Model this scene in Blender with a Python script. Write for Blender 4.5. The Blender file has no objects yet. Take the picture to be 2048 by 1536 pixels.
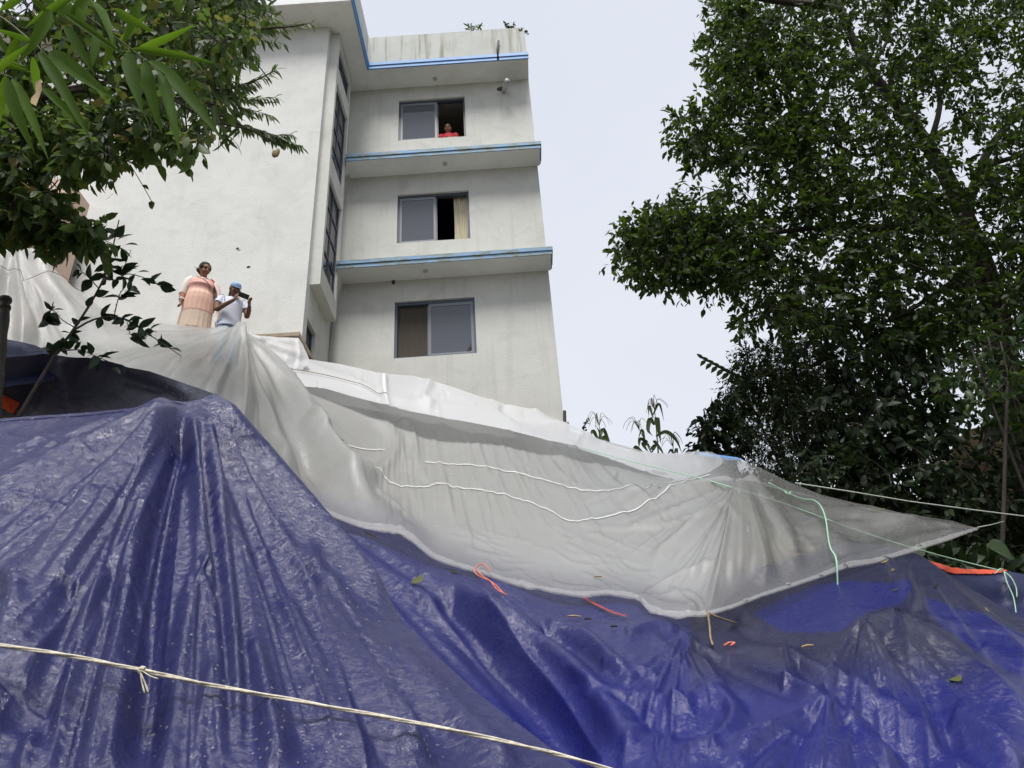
import bpy, bmesh, math, random
import numpy as np
from mathutils import Vector, Matrix
from mathutils.kdtree import KDTree
random.seed(7); RNG = np.random.default_rng(7)
SC = bpy.context.scene
COL = SC.collection
# ------------------------------------------------------------------ camera
P = math.radians(29.4); RHO = math.radians(3.9); F = 1538.0; EYE = 1.6
fw = np.array([0, math.cos(P), math.sin(P)]); r0 = np.array([1., 0, 0]); u0 = np.array([0, -math.sin(P), math.cos(P)])
rt = r0*math.cos(RHO)-u0*math.sin(RHO); up = r0*math.sin(RHO)+u0*math.cos(RHO)
EYEV = np.array([0, 0, EYE])
cd = bpy.data.cameras.new('camera'); cam = bpy.data.objects.new('camera', cd); COL.objects.link(cam)
cd.sensor_fit = 'HORIZONTAL'; cd.sensor_width = 36; cd.lens = 36*F/2048; cd.clip_start = 0.05; cd.clip_end = 3000
M = Matrix(((rt[0], up[0], -fw[0], 0), (rt[1], up[1], -fw[1], 0), (rt[2], up[2], -fw[2], EYE), (0, 0, 0, 1)))
cam.matrix_world = M
SC.camera = cam
# ------------------------------------------------------------------ sky, sun, exposure
w = bpy.data.worlds.new('World'); SC.world = w; w.use_nodes = True
nt = w.node_tree; nt.nodes.clear()
def WN(t, **k):
    n = nt.nodes.new(t)
    for a, b in k.items(): setattr(n, a, b)
    return n
SUN_EL, SUN_AZ = 63, 180        # degrees; azimuth clockwise from +Y (behind the camera)
sky = WN('ShaderNodeTexSky'); sky.sky_type = 'NISHITA'; sky.sun_disc = False
sky.sun_elevation = math.radians(SUN_EL); sky.sun_rotation = math.radians(SUN_AZ)
bg1 = WN('ShaderNodeBackground'); bg1.inputs[1].default_value = 0.05
nt.links.new(sky.outputs[0], bg1.inputs[0])
tc = WN('ShaderNodeTexCoord'); nz = WN('ShaderNodeTexNoise'); nz.inputs['Scale'].default_value = 1.6; nz.inputs['Detail'].default_value = 3
nt.links.new(tc.outputs['Generated'], nz.inputs['Vector'])
rp = WN('ShaderNodeValToRGB'); rp.color_ramp.elements[0].position = .3; rp.color_ramp.elements[1].position = .75
rp.color_ramp.elements[0].color = (.665, .70, .785, 1); rp.color_ramp.elements[1].color = (.745, .77, .835, 1)
nt.links.new(nz.outputs['Fac'], rp.inputs[0])
bg2 = WN('ShaderNodeBackground'); bg2.inputs[1].default_value = 0.43
nt.links.new(rp.outputs[0], bg2.inputs[0])
mx = WN('ShaderNodeMixShader'); mx.inputs[0].default_value = 0.9     # thick even cloud over the clear sky
nt.links.new(bg1.outputs[0], mx.inputs[1]); nt.links.new(bg2.outputs[0], mx.inputs[2])
wo = WN('ShaderNodeOutputWorld'); nt.links.new(mx.outputs[0], wo.inputs[0])
sd = bpy.data.lights.new('sun', 'SUN'); sd.energy = 1.5; sd.angle = math.radians(20); sd.color = (1, .97, .92)
so = bpy.data.objects.new('sun', sd); COL.objects.link(so)
a, e = math.radians(SUN_AZ), math.radians(SUN_EL)
so.rotation_euler = Vector((math.sin(a)*math.cos(e), math.cos(a)*math.cos(e), math.sin(e))).to_track_quat('Z', 'Y').to_euler()
so.location = (0, -5, 30)
SC.view_settings.view_transform = 'Standard'; SC.view_settings.look = 'None'; SC.view_settings.gamma = 1
SC.view_settings.exposure = 1.45; SC.view_settings.use_curve_mapping = False
SC.render.engine = 'CYCLES'
SC.cycles.max_bounces = 5; SC.cycles.diffuse_bounces = 3; SC.cycles.glossy_bounces = 2; SC.cycles.transparent_max_bounces = 8; SC.cycles.transmission_bounces = 2
# ------------------------------------------------------------------ helpers
def at(px, py, Y):
    d = fw+rt*((px-1024)/F)+up*((768-py)/F); return d*(Y/d[1])+EYEV
def proj(p):
    q = np.asarray(p)-EYEV; z = q@fw; return 1024+F*(q@rt)/z, 768-F*(q@up)/z, z
def tag(o, label=None, cat=None, group=None, kind=None):
    if label: o['label'] = label
    if cat: o['category'] = cat
    if group: o['group'] = group
    if kind: o['kind'] = kind
    return o
def wloc(o):
    v = np.zeros(3)
    while o is not None: v = v+np.array(o.location); o = o.parent
    return v
def empty(name, loc, label, cat, group=None):
    o = bpy.data.objects.new(name, None); COL.objects.link(o); o.location = tuple(float(c) for c in loc); o.empty_display_size = .2
    return tag(o, label, cat, group)
def obj(name, v, f, mat, parent=None, smooth=False, origin=None, cols=None, rnd=None, uvw=None):
    """one mesh object from world-space vertices"""
    v = np.asarray(v, float).reshape(-1, 3)
    o0 = wloc(parent) if parent is not None else (np.array(origin, float) if origin is not None else np.array([v[:, 0].mean(), v[:, 1].mean(), v[:, 2].min()]))
    me = bpy.data.meshes.new(name)
    me.from_pydata((v-o0).tolist(), [], [tuple(int(i) for i in q) for q in f] if not isinstance(f, np.ndarray) else f.tolist())
    if isinstance(mat, (list, tuple)):
        for m_ in mat: me.materials.append(m_)
    else: me.materials.append(mat)
    if smooth: me.polygons.foreach_set('use_smooth', np.ones(len(me.polygons), bool))
    if cols is not None:
        at_ = me.color_attributes.new('col', 'FLOAT_COLOR', 'POINT')
        c4 = np.ones((len(v), 4)); c4[:, :3] = cols; at_.data.foreach_set('color', c4.ravel())
    if rnd is not None:
        at_ = me.attributes.new('rnd', 'FLOAT', 'POINT'); at_.data.foreach_set('value', np.asarray(rnd, np.float32))
    me.update()
    o = bpy.data.objects.new(name, me); COL.objects.link(o)
    if parent is not None: o.parent = parent
    else: o.location = tuple(float(c) for c in o0)
    return o
class MB:
    def __init__(s): s.v = []; s.f = []
    def add(s, v, f):
        n = len(s.v); s.v += [tuple(map(float, p)) for p in v]; s.f += [tuple(i+n for i in q) for q in f]; return s
    def hexa(s, p): return s.add(p, [(0, 3, 2, 1), (4, 5, 6, 7), (0, 1, 5, 4), (1, 2, 6, 5), (2, 3, 7, 6), (3, 0, 4, 7)])
    def box(s, x0, x1, y0, y1, z0, z1):
        return s.hexa([(x0, y0, z0), (x1, y0, z0), (x1, y1, z0), (x0, y1, z0), (x0, y0, z1), (x1, y0, z1), (x1, y1, z1), (x0, y1, z1)])
    def tube(s, pts, r, n=8, caps=True, flat=None):
        pts = [np.array(p, float) for p in pts]; m = len(pts)
        r = [r]*m if np.isscalar(r) else list(r)
        t = [pts[min(i+1, m-1)]-pts[max(i-1, 0)] for i in range(m)]
        t = [a/(np.linalg.norm(a)+1e-9) for a in t]
        ref = np.array([0, 0, 1.]) if abs(t[0][2]) < .9 else np.array([1., 0, 0])
        vs = []; b = np.cross(t[0], ref); b /= np.linalg.norm(b)
        for i in range(m):
            b = b-t[i]*(b@t[i]); b /= (np.linalg.norm(b)+1e-9); c = np.cross(t[i], b)
            for k in range(n):
                a = 2*math.pi*k/n
                vs.append(pts[i]+r[i]*(b*math.cos(a)+c*math.sin(a)*(flat if flat else 1)))
        fs = [(i*n+k, i*n+(k+1) % n, (i+1)*n+(k+1) % n, (i+1)*n+k) for i in range(m-1) for k in range(n)]
        if caps: fs += [tuple(range(n-1, -1, -1)), tuple((m-1)*n+k for k in range(n))]
        return s.add(vs, fs)
    def rings(s, rings, n=16, caps=True):
        """rings: (centre, axis_a vector, axis_b vector)"""
        vs = []; m = len(rings)
        for c, a, b in rings:
            for k in range(n):
                t = 2*math.pi*k/n; vs.append(np.array(c)+np.array(a)*math.cos(t)+np.array(b)*math.sin(t))
        fs = [(i*n+k, i*n+(k+1) % n, (i+1)*n+(k+1) % n, (i+1)*n+k) for i in range(m-1) for k in range(n)]
        if caps: fs += [tuple(range(n-1, -1, -1)), tuple((m-1)*n+k for k in range(n))]
        return s.add(vs, fs)
    def ball(s, c, r, n=12, m=8, R=None):
        r = np.array([r, r, r] if np.isscalar(r) else r, float); R = np.eye(3) if R is None else R
        vs = []
        for i in range(m+1):
            ph = math.pi*i/m
            for k in range(n):
                t = 2*math.pi*k/n
                vs.append(np.array(c)+R@(r*np.array([math.sin(ph)*math.cos(t), math.sin(ph)*math.sin(t), -math.cos(ph)])))
        return s.add(vs, [(i*n+k, i*n+(k+1) % n, (i+1)*n+(k+1) % n, (i+1)*n+k) for i in range(m) for k in range(n)])
    def build(s, name, mat, parent=None, smooth=False, **k): return obj(name, s.v, s.f, mat, parent, smooth, **k)
def spline(pts, n):
    """Catmull-Rom through points"""
    p = np.array(pts, float); p = np.vstack([2*p[0]-p[1], p, 2*p[-1]-p[-2]]); out = []
    m = len(p)-3
    for j in range(n):
        u = j/(n-1)*m; i = min(int(u), m-1); t = u-i; a, b, c, d = p[i:i+4]
        out.append(.5*(2*b+(c-a)*t+(2*a-5*b+4*c-d)*t*t+(3*b-a-3*c+d)*t**3))
    return np.array(out)
# ------------------------------------------------------------------ materials
MATS = {}
def NM(name):
    m = bpy.data.materials.new(name); m.use_nodes = True; t = m.node_tree; t.nodes.clear()
    o = t.nodes.new('ShaderNodeOutputMaterial'); b = t.nodes.new('ShaderNodeBsdfPrincipled'); t.links.new(b.outputs[0], o.inputs[0])
    MATS[name] = m
    return m, t, b, o
def nd(t, ty, ins=None, **k):
    n = t.nodes.new(ty)
    for a, b in k.items(): setattr(n, a, b)
    for a, b in (ins or {}).items():
        if isinstance(b, bpy.types.NodeSocket): t.links.new(b, n.inputs[a])
        else: n.inputs[a].default_value = b
    return n
def ramp(t, fac, stops):
    n = t.nodes.new('ShaderNodeValToRGB'); t.links.new(fac, n.inputs[0]); e = n.color_ramp.elements
    while len(e) < len(stops): e.new(.5)
    for q, (p, c) in zip(e, stops): q.position = p; q.color = (*c, 1) if len(c) == 3 else c
    return n
def mixc(t, fac, a, b, mode='MIX'):
    n = t.nodes.new('ShaderNodeMix'); n.data_type = 'RGBA'; n.blend_type = mode
    for i, x in ((0, fac), (6, a), (7, b)):
        if isinstance(x, bpy.types.NodeSocket): t.links.new(x, n.inputs[i])
        else: n.inputs[i].default_value = x if i == 0 else ((*x, 1) if len(x) == 3 else x)
    return n.outputs[2]
def simple(name, col, rough=.6, var=.25, scale=8, bump=0, metal=0, spec=.5, coord='Object', stretch=(1, 1, 1)):
    m, t, b, o = NM(name)
    tcn = nd(t, 'ShaderNodeTexCoord'); mp = nd(t, 'ShaderNodeMapping', {'Vector': tcn.outputs[coord], 'Scale': stretch})
    n = nd(t, 'ShaderNodeTexNoise', {'Vector': mp.outputs[0], 'Scale': scale, 'Detail': 5, 'Roughness': .6})
    r = ramp(t, n.outputs['Fac'], [(.3, tuple(c*(1-var) for c in col)), (.7, tuple(min(1, c*(1+var)) for c in col))])
    t.links.new(r.outputs[0], b.inputs['Base Color']); b.inputs['Roughness'].default_value = rough
    b.inputs['Metallic'].default_value = metal; b.inputs['Specular IOR Level'].default_value = spec
    if bump:
        bp = nd(t, 'ShaderNodeBump', {'Strength': bump, 'Distance': .02, 'Height': n.outputs['Fac']}); t.links.new(bp.outputs[0], b.inputs['Normal'])
    return m
def plaster(name, base, dirt, stain=0.5, moss=0.0):
    """rendered wall: trowel patches, faint vertical run-off streaks, grain"""
    m, t, b, o = NM(name)
    g = nd(t, 'ShaderNodeNewGeometry'); pos = g.outputs['Position']
    n1 = nd(t, 'ShaderNodeTexNoise', {'Vector': pos, 'Scale': 1.1, 'Detail': 7, 'Roughness': .62, 'Distortion': .6})
    mp2 = nd(t, 'ShaderNodeMapping', {'Vector': pos, 'Scale': (.8, .8, 1.2)})
    n2 = nd(t, 'ShaderNodeTexNoise', {'Vector': mp2.outputs[0], 'Scale': 2.2, 'Detail': 5, 'Distortion': 1.2})
    mp3 = nd(t, 'ShaderNodeMapping', {'Vector': pos, 'Scale': (5, 5, .35)})
    n3 = nd(t, 'ShaderNodeTexNoise', {'Vector': mp3.outputs[0], 'Scale': 1.4, 'Detail': 4})
    n4 = nd(t, 'ShaderNodeTexNoise', {'Vector': pos, 'Scale': 38, 'Detail': 4})
    c = ramp(t, n1.outputs['Fac'], [(.28, tuple(x*.90 for x in base)), (.5, base), (.75, tuple(min(1, x*1.05) for x in base))]).outputs[0]
    f2 = ramp(t, n2.outputs['Fac'], [(.52, (0, 0, 0)), (.72, (1, 1, 1))]).outputs[0]
    c = mixc(t, nd(t, 'ShaderNodeMath', {0: f2, 1: .22}, operation='MULTIPLY').outputs[0], c, dirt)
    f3 = ramp(t, n3.outputs['Fac'], [(.54, (0, 0, 0)), (.78, (1, 1, 1))]).outputs[0]
    c = mixc(t, nd(t, 'ShaderNodeMath', {0: f3, 1: stain}, operation='MULTIPLY').outputs[0], c, dirt)
    if moss:
        mp5 = nd(t, 'ShaderNodeMapping', {'Vector': pos, 'Scale': (7, 7, .5), 'Location': (3, 1, 0)})
        n5 = nd(t, 'ShaderNodeTexNoise', {'Vector': mp5.outputs[0], 'Scale': 1., 'Detail': 6})
        f5 = ramp(t, n5.outputs['Fac'], [(.55, (0, 0, 0)), (.70, (1, 1, 1))]).outputs[0]
        c = mixc(t, nd(t, 'ShaderNodeMath', {0: f5, 1: moss}, operation='MULTIPLY').outputs[0], c, (.17, .18, .09))
    t.links.new(c, b.inputs['Base Color']); b.inputs['Roughness'].default_value = .85; b.inputs['Specular IOR Level'].default_value = .25
    ad = nd(t, 'ShaderNodeMath', {0: n4.outputs['Fac'], 1: n2.outputs['Fac']}, operation='ADD')
    bp = nd(t, 'ShaderNodeBump', {'Strength': .25, 'Distance': .02, 'Height': ad.outputs[0]}); t.links.new(bp.outputs[0], b.inputs['Normal'])
    return m
plaster('wall_white', (.66, .665, .645), (.44, .44, .42), .22)
plaster('wall_grey', (.60, .60, .57), (.36, .36, .335), .32)
plaster('parapet', (.56, .57, .54), (.38, .38, .35), .5, .6)
plaster('soffit', (.82, .825, .82), (.5, .5, .5), .1)
plaster('peach', (.62, .47, .38), (.4, .3, .25), .3)
plaster('plinth', (.40, .33, .25), (.22, .17, .12), .6)
# painted blue band, weathered with algae along the top
m, t, b, o = NM('blue_paint')
g = nd(t, 'ShaderNodeNewGeometry')
mp = nd(t, 'ShaderNodeMapping', {'Vector': g.outputs['Position'], 'Scale': (2.2, 2.2, 9)})
n = nd(t, 'ShaderNodeTexNoise', {'Vector': mp.outputs[0], 'Scale': 1.5, 'Detail': 6, 'Roughness': .7})
c = ramp(t, n.outputs['Fac'], [(.30, (.13, .30, .58)), (.42, (.16, .33, .58)), (.50, (.19, .29, .36)), (.62, (.13, .155, .11))])
t.links.new(c.outputs[0], b.inputs['Base Color']); b.inputs['Roughness'].default_value = .6
m, t, b, o = NM('blue_clean')
n = nd(t, 'ShaderNodeTexNoise', {'Vector': nd(t, 'ShaderNodeNewGeometry').outputs['Position'], 'Scale': 5, 'Detail': 5})
c = ramp(t, n.outputs['Fac'], [(.3, (.11, .27, .58)), (.7, (.16, .34, .66))]); t.links.new(c.outputs[0], b.inputs['Base Color']); b.inputs['Roughness'].default_value = .55
simple('frame_metal', (.055, .065, .09), .45, .15, 20, spec=.4)
simple('sash_metal', (.19, .20, .23), .4, .12, 20, spec=.5)
simple('frame_blue', (.06, .085, .13), .45, .15, 20)
m, t, b, o = NM('tinted_glass')
b.inputs['Base Color'].default_value = (.10, .108, .13, 1); b.inputs['Roughness'].default_value = .04; b.inputs['Metallic'].default_value = 0
b.inputs['IOR'].default_value = 1.5
n = nd(t, 'ShaderNodeTexNoise', {'Vector': nd(t, 'ShaderNodeNewGeometry').outputs['Position'], 'Scale': 2., 'Detail': 2})
bp = nd(t, 'ShaderNodeBump', {'Strength': .03, 'Distance': .05, 'Height': n.outputs['Fac']}); t.links.new(bp.outputs[0], b.inputs['Normal'])
m, t, b, o = NM('dark_glass')
b.inputs['Base Color'].default_value = (.03, .035, .045, 1); b.inputs['Roughness'].default_value = .08
m, t, b, o = NM('mesh_screen')   # brown insect screen, half see-through
b.inputs['Base Color'].default_value = (.10, .085, .065, 1); b.inputs['Roughness'].default_value = .8; b.inputs['Alpha'].default_value = .55
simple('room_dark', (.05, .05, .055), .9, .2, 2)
simple('curtain_cream', (.78, .73, .57), .85, .06, 12)
simple('curtain_brown', (.26, .20, .145), .9, .2, 5)
simple('grille', (.16, .14, .12), .6, .2, 10)
simple('lamp_white', (.75, .75, .74), .4, .05, 8)
simple('pvc_grey', (.42, .44, .45), .45, .15, 8)
simple('pipe_dark', (.06, .05, .05), .7, .3, 10)
simple('chip_grey', (.25, .24, .22), .95, .4, 30)
simple('hole_dark', (.07, .06, .055), .95, .4, 10)
simple('bark', (.05, .04, .032), .9, .45, 14, .6, stretch=(1, 1, .3))
simple('bark_pale', (.16, .13, .10), .9, .4, 14, .6, stretch=(1, 1, .3))
simple('twig', (.04, .034, .024), .85, .3, 14)
simple('twig_green', (.12, .14, .05), .7, .3, 14)
simple('thorn_stem', (.07, .055, .055), .7, .3, 14)
simple('bamboo_post', (.05, .042, .035), .6, .5, 9, .4, stretch=(1, 1, .2))
simple('earth', (.17, .115, .07), .95, .45, 2.2, .8)
simple('earth_dry', (.36, .25, .15), .95, .35, 3, .8)
simple('undergrowth', (.035, .05, .018), .95, .6, 3, .8)
simple('rope_white', (.62, .57, .47), .8, .3, 40, .5, stretch=(1, 1, 1))
simple('twine_green', (.42, .70, .50), .55, .15, 30)
simple('twine_white', (.62, .66, .58), .6, .2, 30)
simple('twine_orange', (.75, .20, .12), .55, .2, 30)
simple('twine_brown', (.28, .20, .12), .8, .3, 30)
simple('hem_red', (.30, .03, .03), .5, .12, 12)
simple('hem_orange', (.80, .10, .035), .5, .12, 12)
simple('stick', (.42, .30, .17), .8, .3, 20)
simple('metal_ring', (.35, .35, .33), .35, .2, 20, metal=.8)
simple('dead_leaf', (.30, .22, .12), .8, .4, 6)
simple('skin', (.30, .17, .11), .55, .1, 20)
simple('phone_black', (.02, .022, .026), .3, .1, 10)
def leafmat(name, stops, trans, rough=.5, tmix=.35, rk=.5, spec=.3):
    m, t, b, o = NM(name)
    a = nd(t, 'ShaderNodeAttribute', attribute_name='rnd'); oi = nd(t, 'ShaderNodeObjectInfo')
    s = nd(t, 'ShaderNodeMath', {0: oi.outputs['Random'], 1: rk, 2: a.outputs['Fac']}, operation='MULTIPLY_ADD')
    s = nd(t, 'ShaderNodeMath', {0: s.outputs[0], 1: rk/2}, operation='SUBTRACT')
    c = ramp(t, s.outputs[0], stops).outputs[0]
    t.links.new(c, b.inputs['Base Color']); b.inputs['Roughness'].default_value = rough; b.inputs['Specular IOR Level'].default_value = spec
    tr = nd(t, 'ShaderNodeBsdfTranslucent', {'Color': mixc(t, .5, c, trans)})
    mx = nd(t, 'ShaderNodeMixShader', {0: tmix, 1: b.outputs[0], 2: tr.outputs[0]}); t.links.new(mx.outputs[0], o.inputs[0])
    return m
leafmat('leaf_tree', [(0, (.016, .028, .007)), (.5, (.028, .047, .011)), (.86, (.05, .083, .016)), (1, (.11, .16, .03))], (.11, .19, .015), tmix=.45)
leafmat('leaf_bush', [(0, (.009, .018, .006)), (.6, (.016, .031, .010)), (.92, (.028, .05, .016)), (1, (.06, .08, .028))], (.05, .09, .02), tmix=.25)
leafmat('leaf_shrub', [(0, (.02, .04, .014)), (.6, (.038, .07, .023)), (1, (.085, .125, .046))], (.09, .16, .03), tmix=.28, rough=.38)
leafmat('leaf_left', [(0, (.022, .04, .012)), (.55, (.045, .076, .022)), (.88, (.10, .15, .045)), (.96, (.16, .15, .03)), (1, (.26, .19, .05))], (.17, .27, .04), tmix=.45)
leafmat('leaf_lance', [(0, (.035, .06, .02)), (.6, (.065, .10, .032)), (1, (.15, .20, .066))], (.16, .24, .05), tmix=.4)
leafmat('leaf_bamboo', [(0, (.035, .075, .012)), (.6, (.06, .12, .016)), (.9, (.13, .21, .02)), (1, (.26, .33, .03))], (.16, .30, .012), tmix=.5, rough=.65, spec=.12)
leafmat('leaf_citrus', [(0, (.012, .026, .015)), (.7, (.022, .042, .022)), (1, (.06, .09, .025))], (.06, .12, .03), tmix=.25, rough=.3)
leafmat('leaf_maize', [(0, (.05, .08, .03)), (.6, (.085, .125, .05)), (1, (.16, .20, .08))], (.12, .18, .05), tmix=.4)
leafmat('leaf_fallen', [(0, (.05, .07, .02)), (.5, (.16, .15, .05)), (1, (.30, .22, .09))], (.1, .1, .03), tmix=.1, rk=1.)
leafmat('tassel', [(0, (.22, .20, .12)), (1, (.36, .32, .2))], (.2, .2, .1), tmix=.3)
# ------------------------------------------------------------------ hillside: one sheet from the photographer to the far plateau
def tps3(P_, Z_, X, Y, lam=.05):
    p = P_/6.; n = len(p); K = lambda r2: np.where(r2 > 0, .5*r2*np.log(r2+1e-12), 0)
    A = np.zeros((n+3, n+3)); A[:n, :n] = K(((p[:, None]-p[None])**2).sum(-1))+lam*np.eye(n); A[:n, n] = 1; A[:n, n+1:] = p; A[n, :n] = 1; A[n+1:, :n] = p.T
    b = np.zeros(n+3); b[:n] = Z_; s = np.linalg.solve(A, b); q = np.stack([X.ravel(), Y.ravel()], 1)/6.; out = s[n]+q@s[n+1:]
    for i in range(n): out = out+s[i]*K(((q-p[i])**2).sum(1))
    return out.reshape(X.shape)
HP = []
for x, y, Yd in [(300, 1760, 2.3), (1200, 1760, 2.8), (2200, 1760, 3.0), (300, 1300, 3.6), (1200, 1480, 3.9), (1900, 1480, 4.0), (100, 1000, 4.6), (450, 980, 5.0), (1000, 1250, 5.2), (1500, 1330, 5.2), (2000, 1350, 5.3), (200, 820, 6.2), (500, 850, 7.6), (900, 1080, 6.6), (1250, 1180, 6.3), (1500, 1120, 6.6), (1800, 1150, 7.0), (2150, 1200, 7.4), (60, 600, 8.6), (300, 700, 8.6), (700, 900, 8.6), (1000, 1000, 8.4), (1300, 1020, 8.6), (1600, 1030, 8.7), (1900, 1100, 8.6)]:
    p_ = at(x, y, Yd); HP.append((p_[0], p_[1], p_[2]-.35))
HP += [(-9, 9.6, 7.7), (-5, 9.7, 7.7), (-3.4, 10.2, 7.5), (-2, 11.3, 7.55), (0, 12.3, 7.4), (2, 12, 6.8), (3.5, 12, 6.2), (5, 11, 4.6), (8, 11, 4.0), (3, 15, 7.0), (4.2, 13.6, 6.5), (6, 14, 6.4), (7.5, 15, 6.4), (6, 18, 7.6), (-8, 13, 7.9), (0, 18, 8), (10, 18, 7.4), (-12, 8, 7.5), (-12, 4, 3.5), (-8, 3, 1.6), (9, 6, 2.6), (6.3, 9, 3.4), (10, 3.5, 1.4), (0, 1.2, .2), (-5, 1.2, .3), (5, 1.2, .2)]
HP = np.array(HP)
def hill(X, Y):
    X = np.asarray(X, float); Y = np.asarray(Y, float)
    xc = np.clip(X, -12, 12); yc = np.clip(Y, .8, 18)
    z = tps3(HP[:, :2], HP[:, 2], xc, yc)
    z = z*sstep_(np.clip((Y+.6)/2.2, 0, 1))
    return np.clip(z, 0, 8.4)
def sstep_(x): return x*x*(3-2*x)
def cuts(a, b, fine, lim):
    g = list(np.arange(a, b+1e-6, fine)); s = fine
    while g[-1] < lim: s *= 1.5; g.append(g[-1]+s)
    s = fine
    while g[0] > -lim: s *= 1.5; g.insert(0, g[0]-s)
    return np.array(g)
gx = cuts(-12, 13, .25, 1500); gy = cuts(-2, 20, .25, 1500)
GX, GY = np.meshgrid(gx, gy); GZ = hill(GX, GY)
nzr = np.random.default_rng(2).normal(0, .035, GX.shape); GZ = GZ+nzr*(GY > 1)*(np.abs(GX) < 14)
# unseen bank, added behind the camera to darken reflections in the tarps
RR = np.hypot(GX, GY); AZ = np.degrees(np.arctan2(GX, -GY))           # 0 straight behind, + to the right
GZ = GZ+np.clip((RR-6)*1.0, 0, 3+10*sstep_(np.clip((AZ+25)/60., 0, 1)))*sstep_(np.clip((-GY+2)/5., 0, 1))*np.clip(1.2-np.clip(RR-60, 0, 1e9)/200, .3, 1)
nx, ny = len(gx), len(gy)
gf = [(j*nx+i, j*nx+i+1, (j+1)*nx+i+1, (j+1)*nx+i) for j in range(ny-1) for i in range(nx-1)]
m, t, b, o = NM('ground_soil')
g_ = nd(t, 'ShaderNodeNewGeometry'); n_ = nd(t, 'ShaderNodeTexNoise', {'Vector': g_.outputs['Position'], 'Scale': .9, 'Detail': 8, 'Roughness': .65})
c_ = ramp(t, n_.outputs['Fac'], [(.35, (.035, .045, .018)), (.5, (.075, .07, .035)), (.7, (.19, .13, .075))]); t.links.new(c_.outputs[0], b.inputs['Base Color']); b.inputs['Roughness'].default_value = .95
bp_ = nd(t, 'ShaderNodeBump', {'Strength': .8, 'Distance': .1, 'Height': n_.outputs['Fac']}); t.links.new(bp_.outputs[0], b.inputs['Normal'])
go = obj('ground', np.stack([GX.ravel(), GY.ravel(), GZ.ravel()], 1), gf, m, smooth=True, origin=(0, 0, 0)); tag(go, 'bare earth hillside under the plastic sheets', None, None, 'structure')
# ------------------------------------------------------------------ sheet materials
def sheet_mat(name, base, base2, rough, trans_fac, transl_fac, transl_col, bump=.35, coat=.5, ior=1.6, stain=None, weave=1.0, crk=1.0, nsc=9):
    m, t, b, o = NM(name)
    g = nd(t, 'ShaderNodeNewGeometry'); pos = g.outputs['Position']
    a = nd(t, 'ShaderNodeAttribute', attribute_name='rnd')          # 1 where a second layer lies underneath
    c = mixc(t, a.outputs['Fac'], base, base2)
    n1 = nd(t, 'ShaderNodeTexNoise', {'Vector': pos, 'Scale': 2.3, 'Detail': 6, 'Roughness': .65, 'Distortion': .8})
    if stain:
        f = ramp(t, n1.outputs['Fac'], [(.45, (0, 0, 0)), (.75, (1, 1, 1))]).outputs[0]
        c = mixc(t, nd(t, 'ShaderNodeMath', {0: f, 1: stain[1]}, operation='MULTIPLY').outputs[0], c, stain[0])
    t.links.new(c, b.inputs['Base Color'])
    b.inputs['IOR'].default_value = ior; b.inputs['Coat Weight'].default_value = coat; b.inputs['Coat Roughness'].default_value = rough*.6
    n2 = nd(t, 'ShaderNodeTexNoise', {'Vector': pos, 'Scale': nsc, 'Detail': 8, 'Roughness': .66, 'Distortion': 1.5})
    v = nd(t, 'ShaderNodeTexVoronoi', {'Vector': pos, 'Scale': 7 , 'Randomness': 1}, feature='DISTANCE_TO_EDGE')
    vw = nd(t, 'ShaderNodeMapping', {'Vector': n2.outputs['Color'], 'Scale': (.25, .25, .25)})
    va = nd(t, 'ShaderNodeVectorMath', {0: pos, 1: vw.outputs[0]}, operation='ADD'); t.links.new(va.outputs[0], v.inputs['Vector'])
    vr = ramp(t, v.outputs['Distance'], [(0, (1, 1, 1)), (.10, (0, 0, 0))]).outputs[0]
    w1 = nd(t, 'ShaderNodeTexWave', {'Vector': pos, 'Scale': 62, 'Distortion': .5, 'Detail': 1}, wave_type='BANDS', bands_direction='X')
    w2 = nd(t, 'ShaderNodeTexWave', {'Vector': pos, 'Scale': 62, 'Distortion': .5, 'Detail': 1}, wave_type='BANDS', bands_direction='Z')
    ww = nd(t, 'ShaderNodeMath', {0: w1.outputs['Fac'], 1: w2.outputs['Fac']}, operation='ADD')
    h = nd(t, 'ShaderNodeMath', {0: ww.outputs[0], 1: .012*weave, 2: n2.outputs['Fac']}, operation='MULTIPLY_ADD')
    h = nd(t, 'ShaderNodeMath', {0: vr, 1: .10*crk, 2: h.outputs[0]}, operation='MULTIPLY_ADD')
    bp = nd(t, 'ShaderNodeBump', {'Strength': bump, 'Distance': .03, 'Height': h.outputs[0]}); t.links.new(bp.outputs[0], b.inputs['Normal'])
    t.links.new(bp.outputs[0], b.inputs['Coat Normal'])
    rr = nd(t, 'ShaderNodeMapRange', {0: n1.outputs['Fac'], 1: .3, 2: .7, 3: rough*.75, 4: rough*1.25}); t.links.new(rr.outputs[0], b.inputs['Roughness'])
    sh = b.outputs[0]
    if transl_fac:
        tr = nd(t, 'ShaderNodeBsdfTranslucent', {'Color': (*transl_col, 1)}); t.links.new(bp.outputs[0], tr.inputs['Normal'])
        sh = nd(t, 'ShaderNodeMixShader', {0: transl_fac, 1: sh, 2: tr.outputs[0]}).outputs[0]
    if trans_fac:
        tp = nd(t, 'ShaderNodeBsdfTransparent')
        fz = nd(t, 'ShaderNodeMath', {0: a.outputs['Fac'], 1: trans_fac}, operation='MULTIPLY')
        sh = nd(t, 'ShaderNodeMixShader', {0: fz.outputs[0], 1: sh, 2: tp.outputs[0]}).outputs[0]
    t.links.new(sh, o.inputs[0])
    return m
BLUE = sheet_mat('blue_tarp', (.012, .0135, .10), (.012, .013, .06), .27, 0, .12, (.02, .03, .22), .40, .3, 1.55, ((.028, .030, .09), .3), nsc=17)
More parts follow.
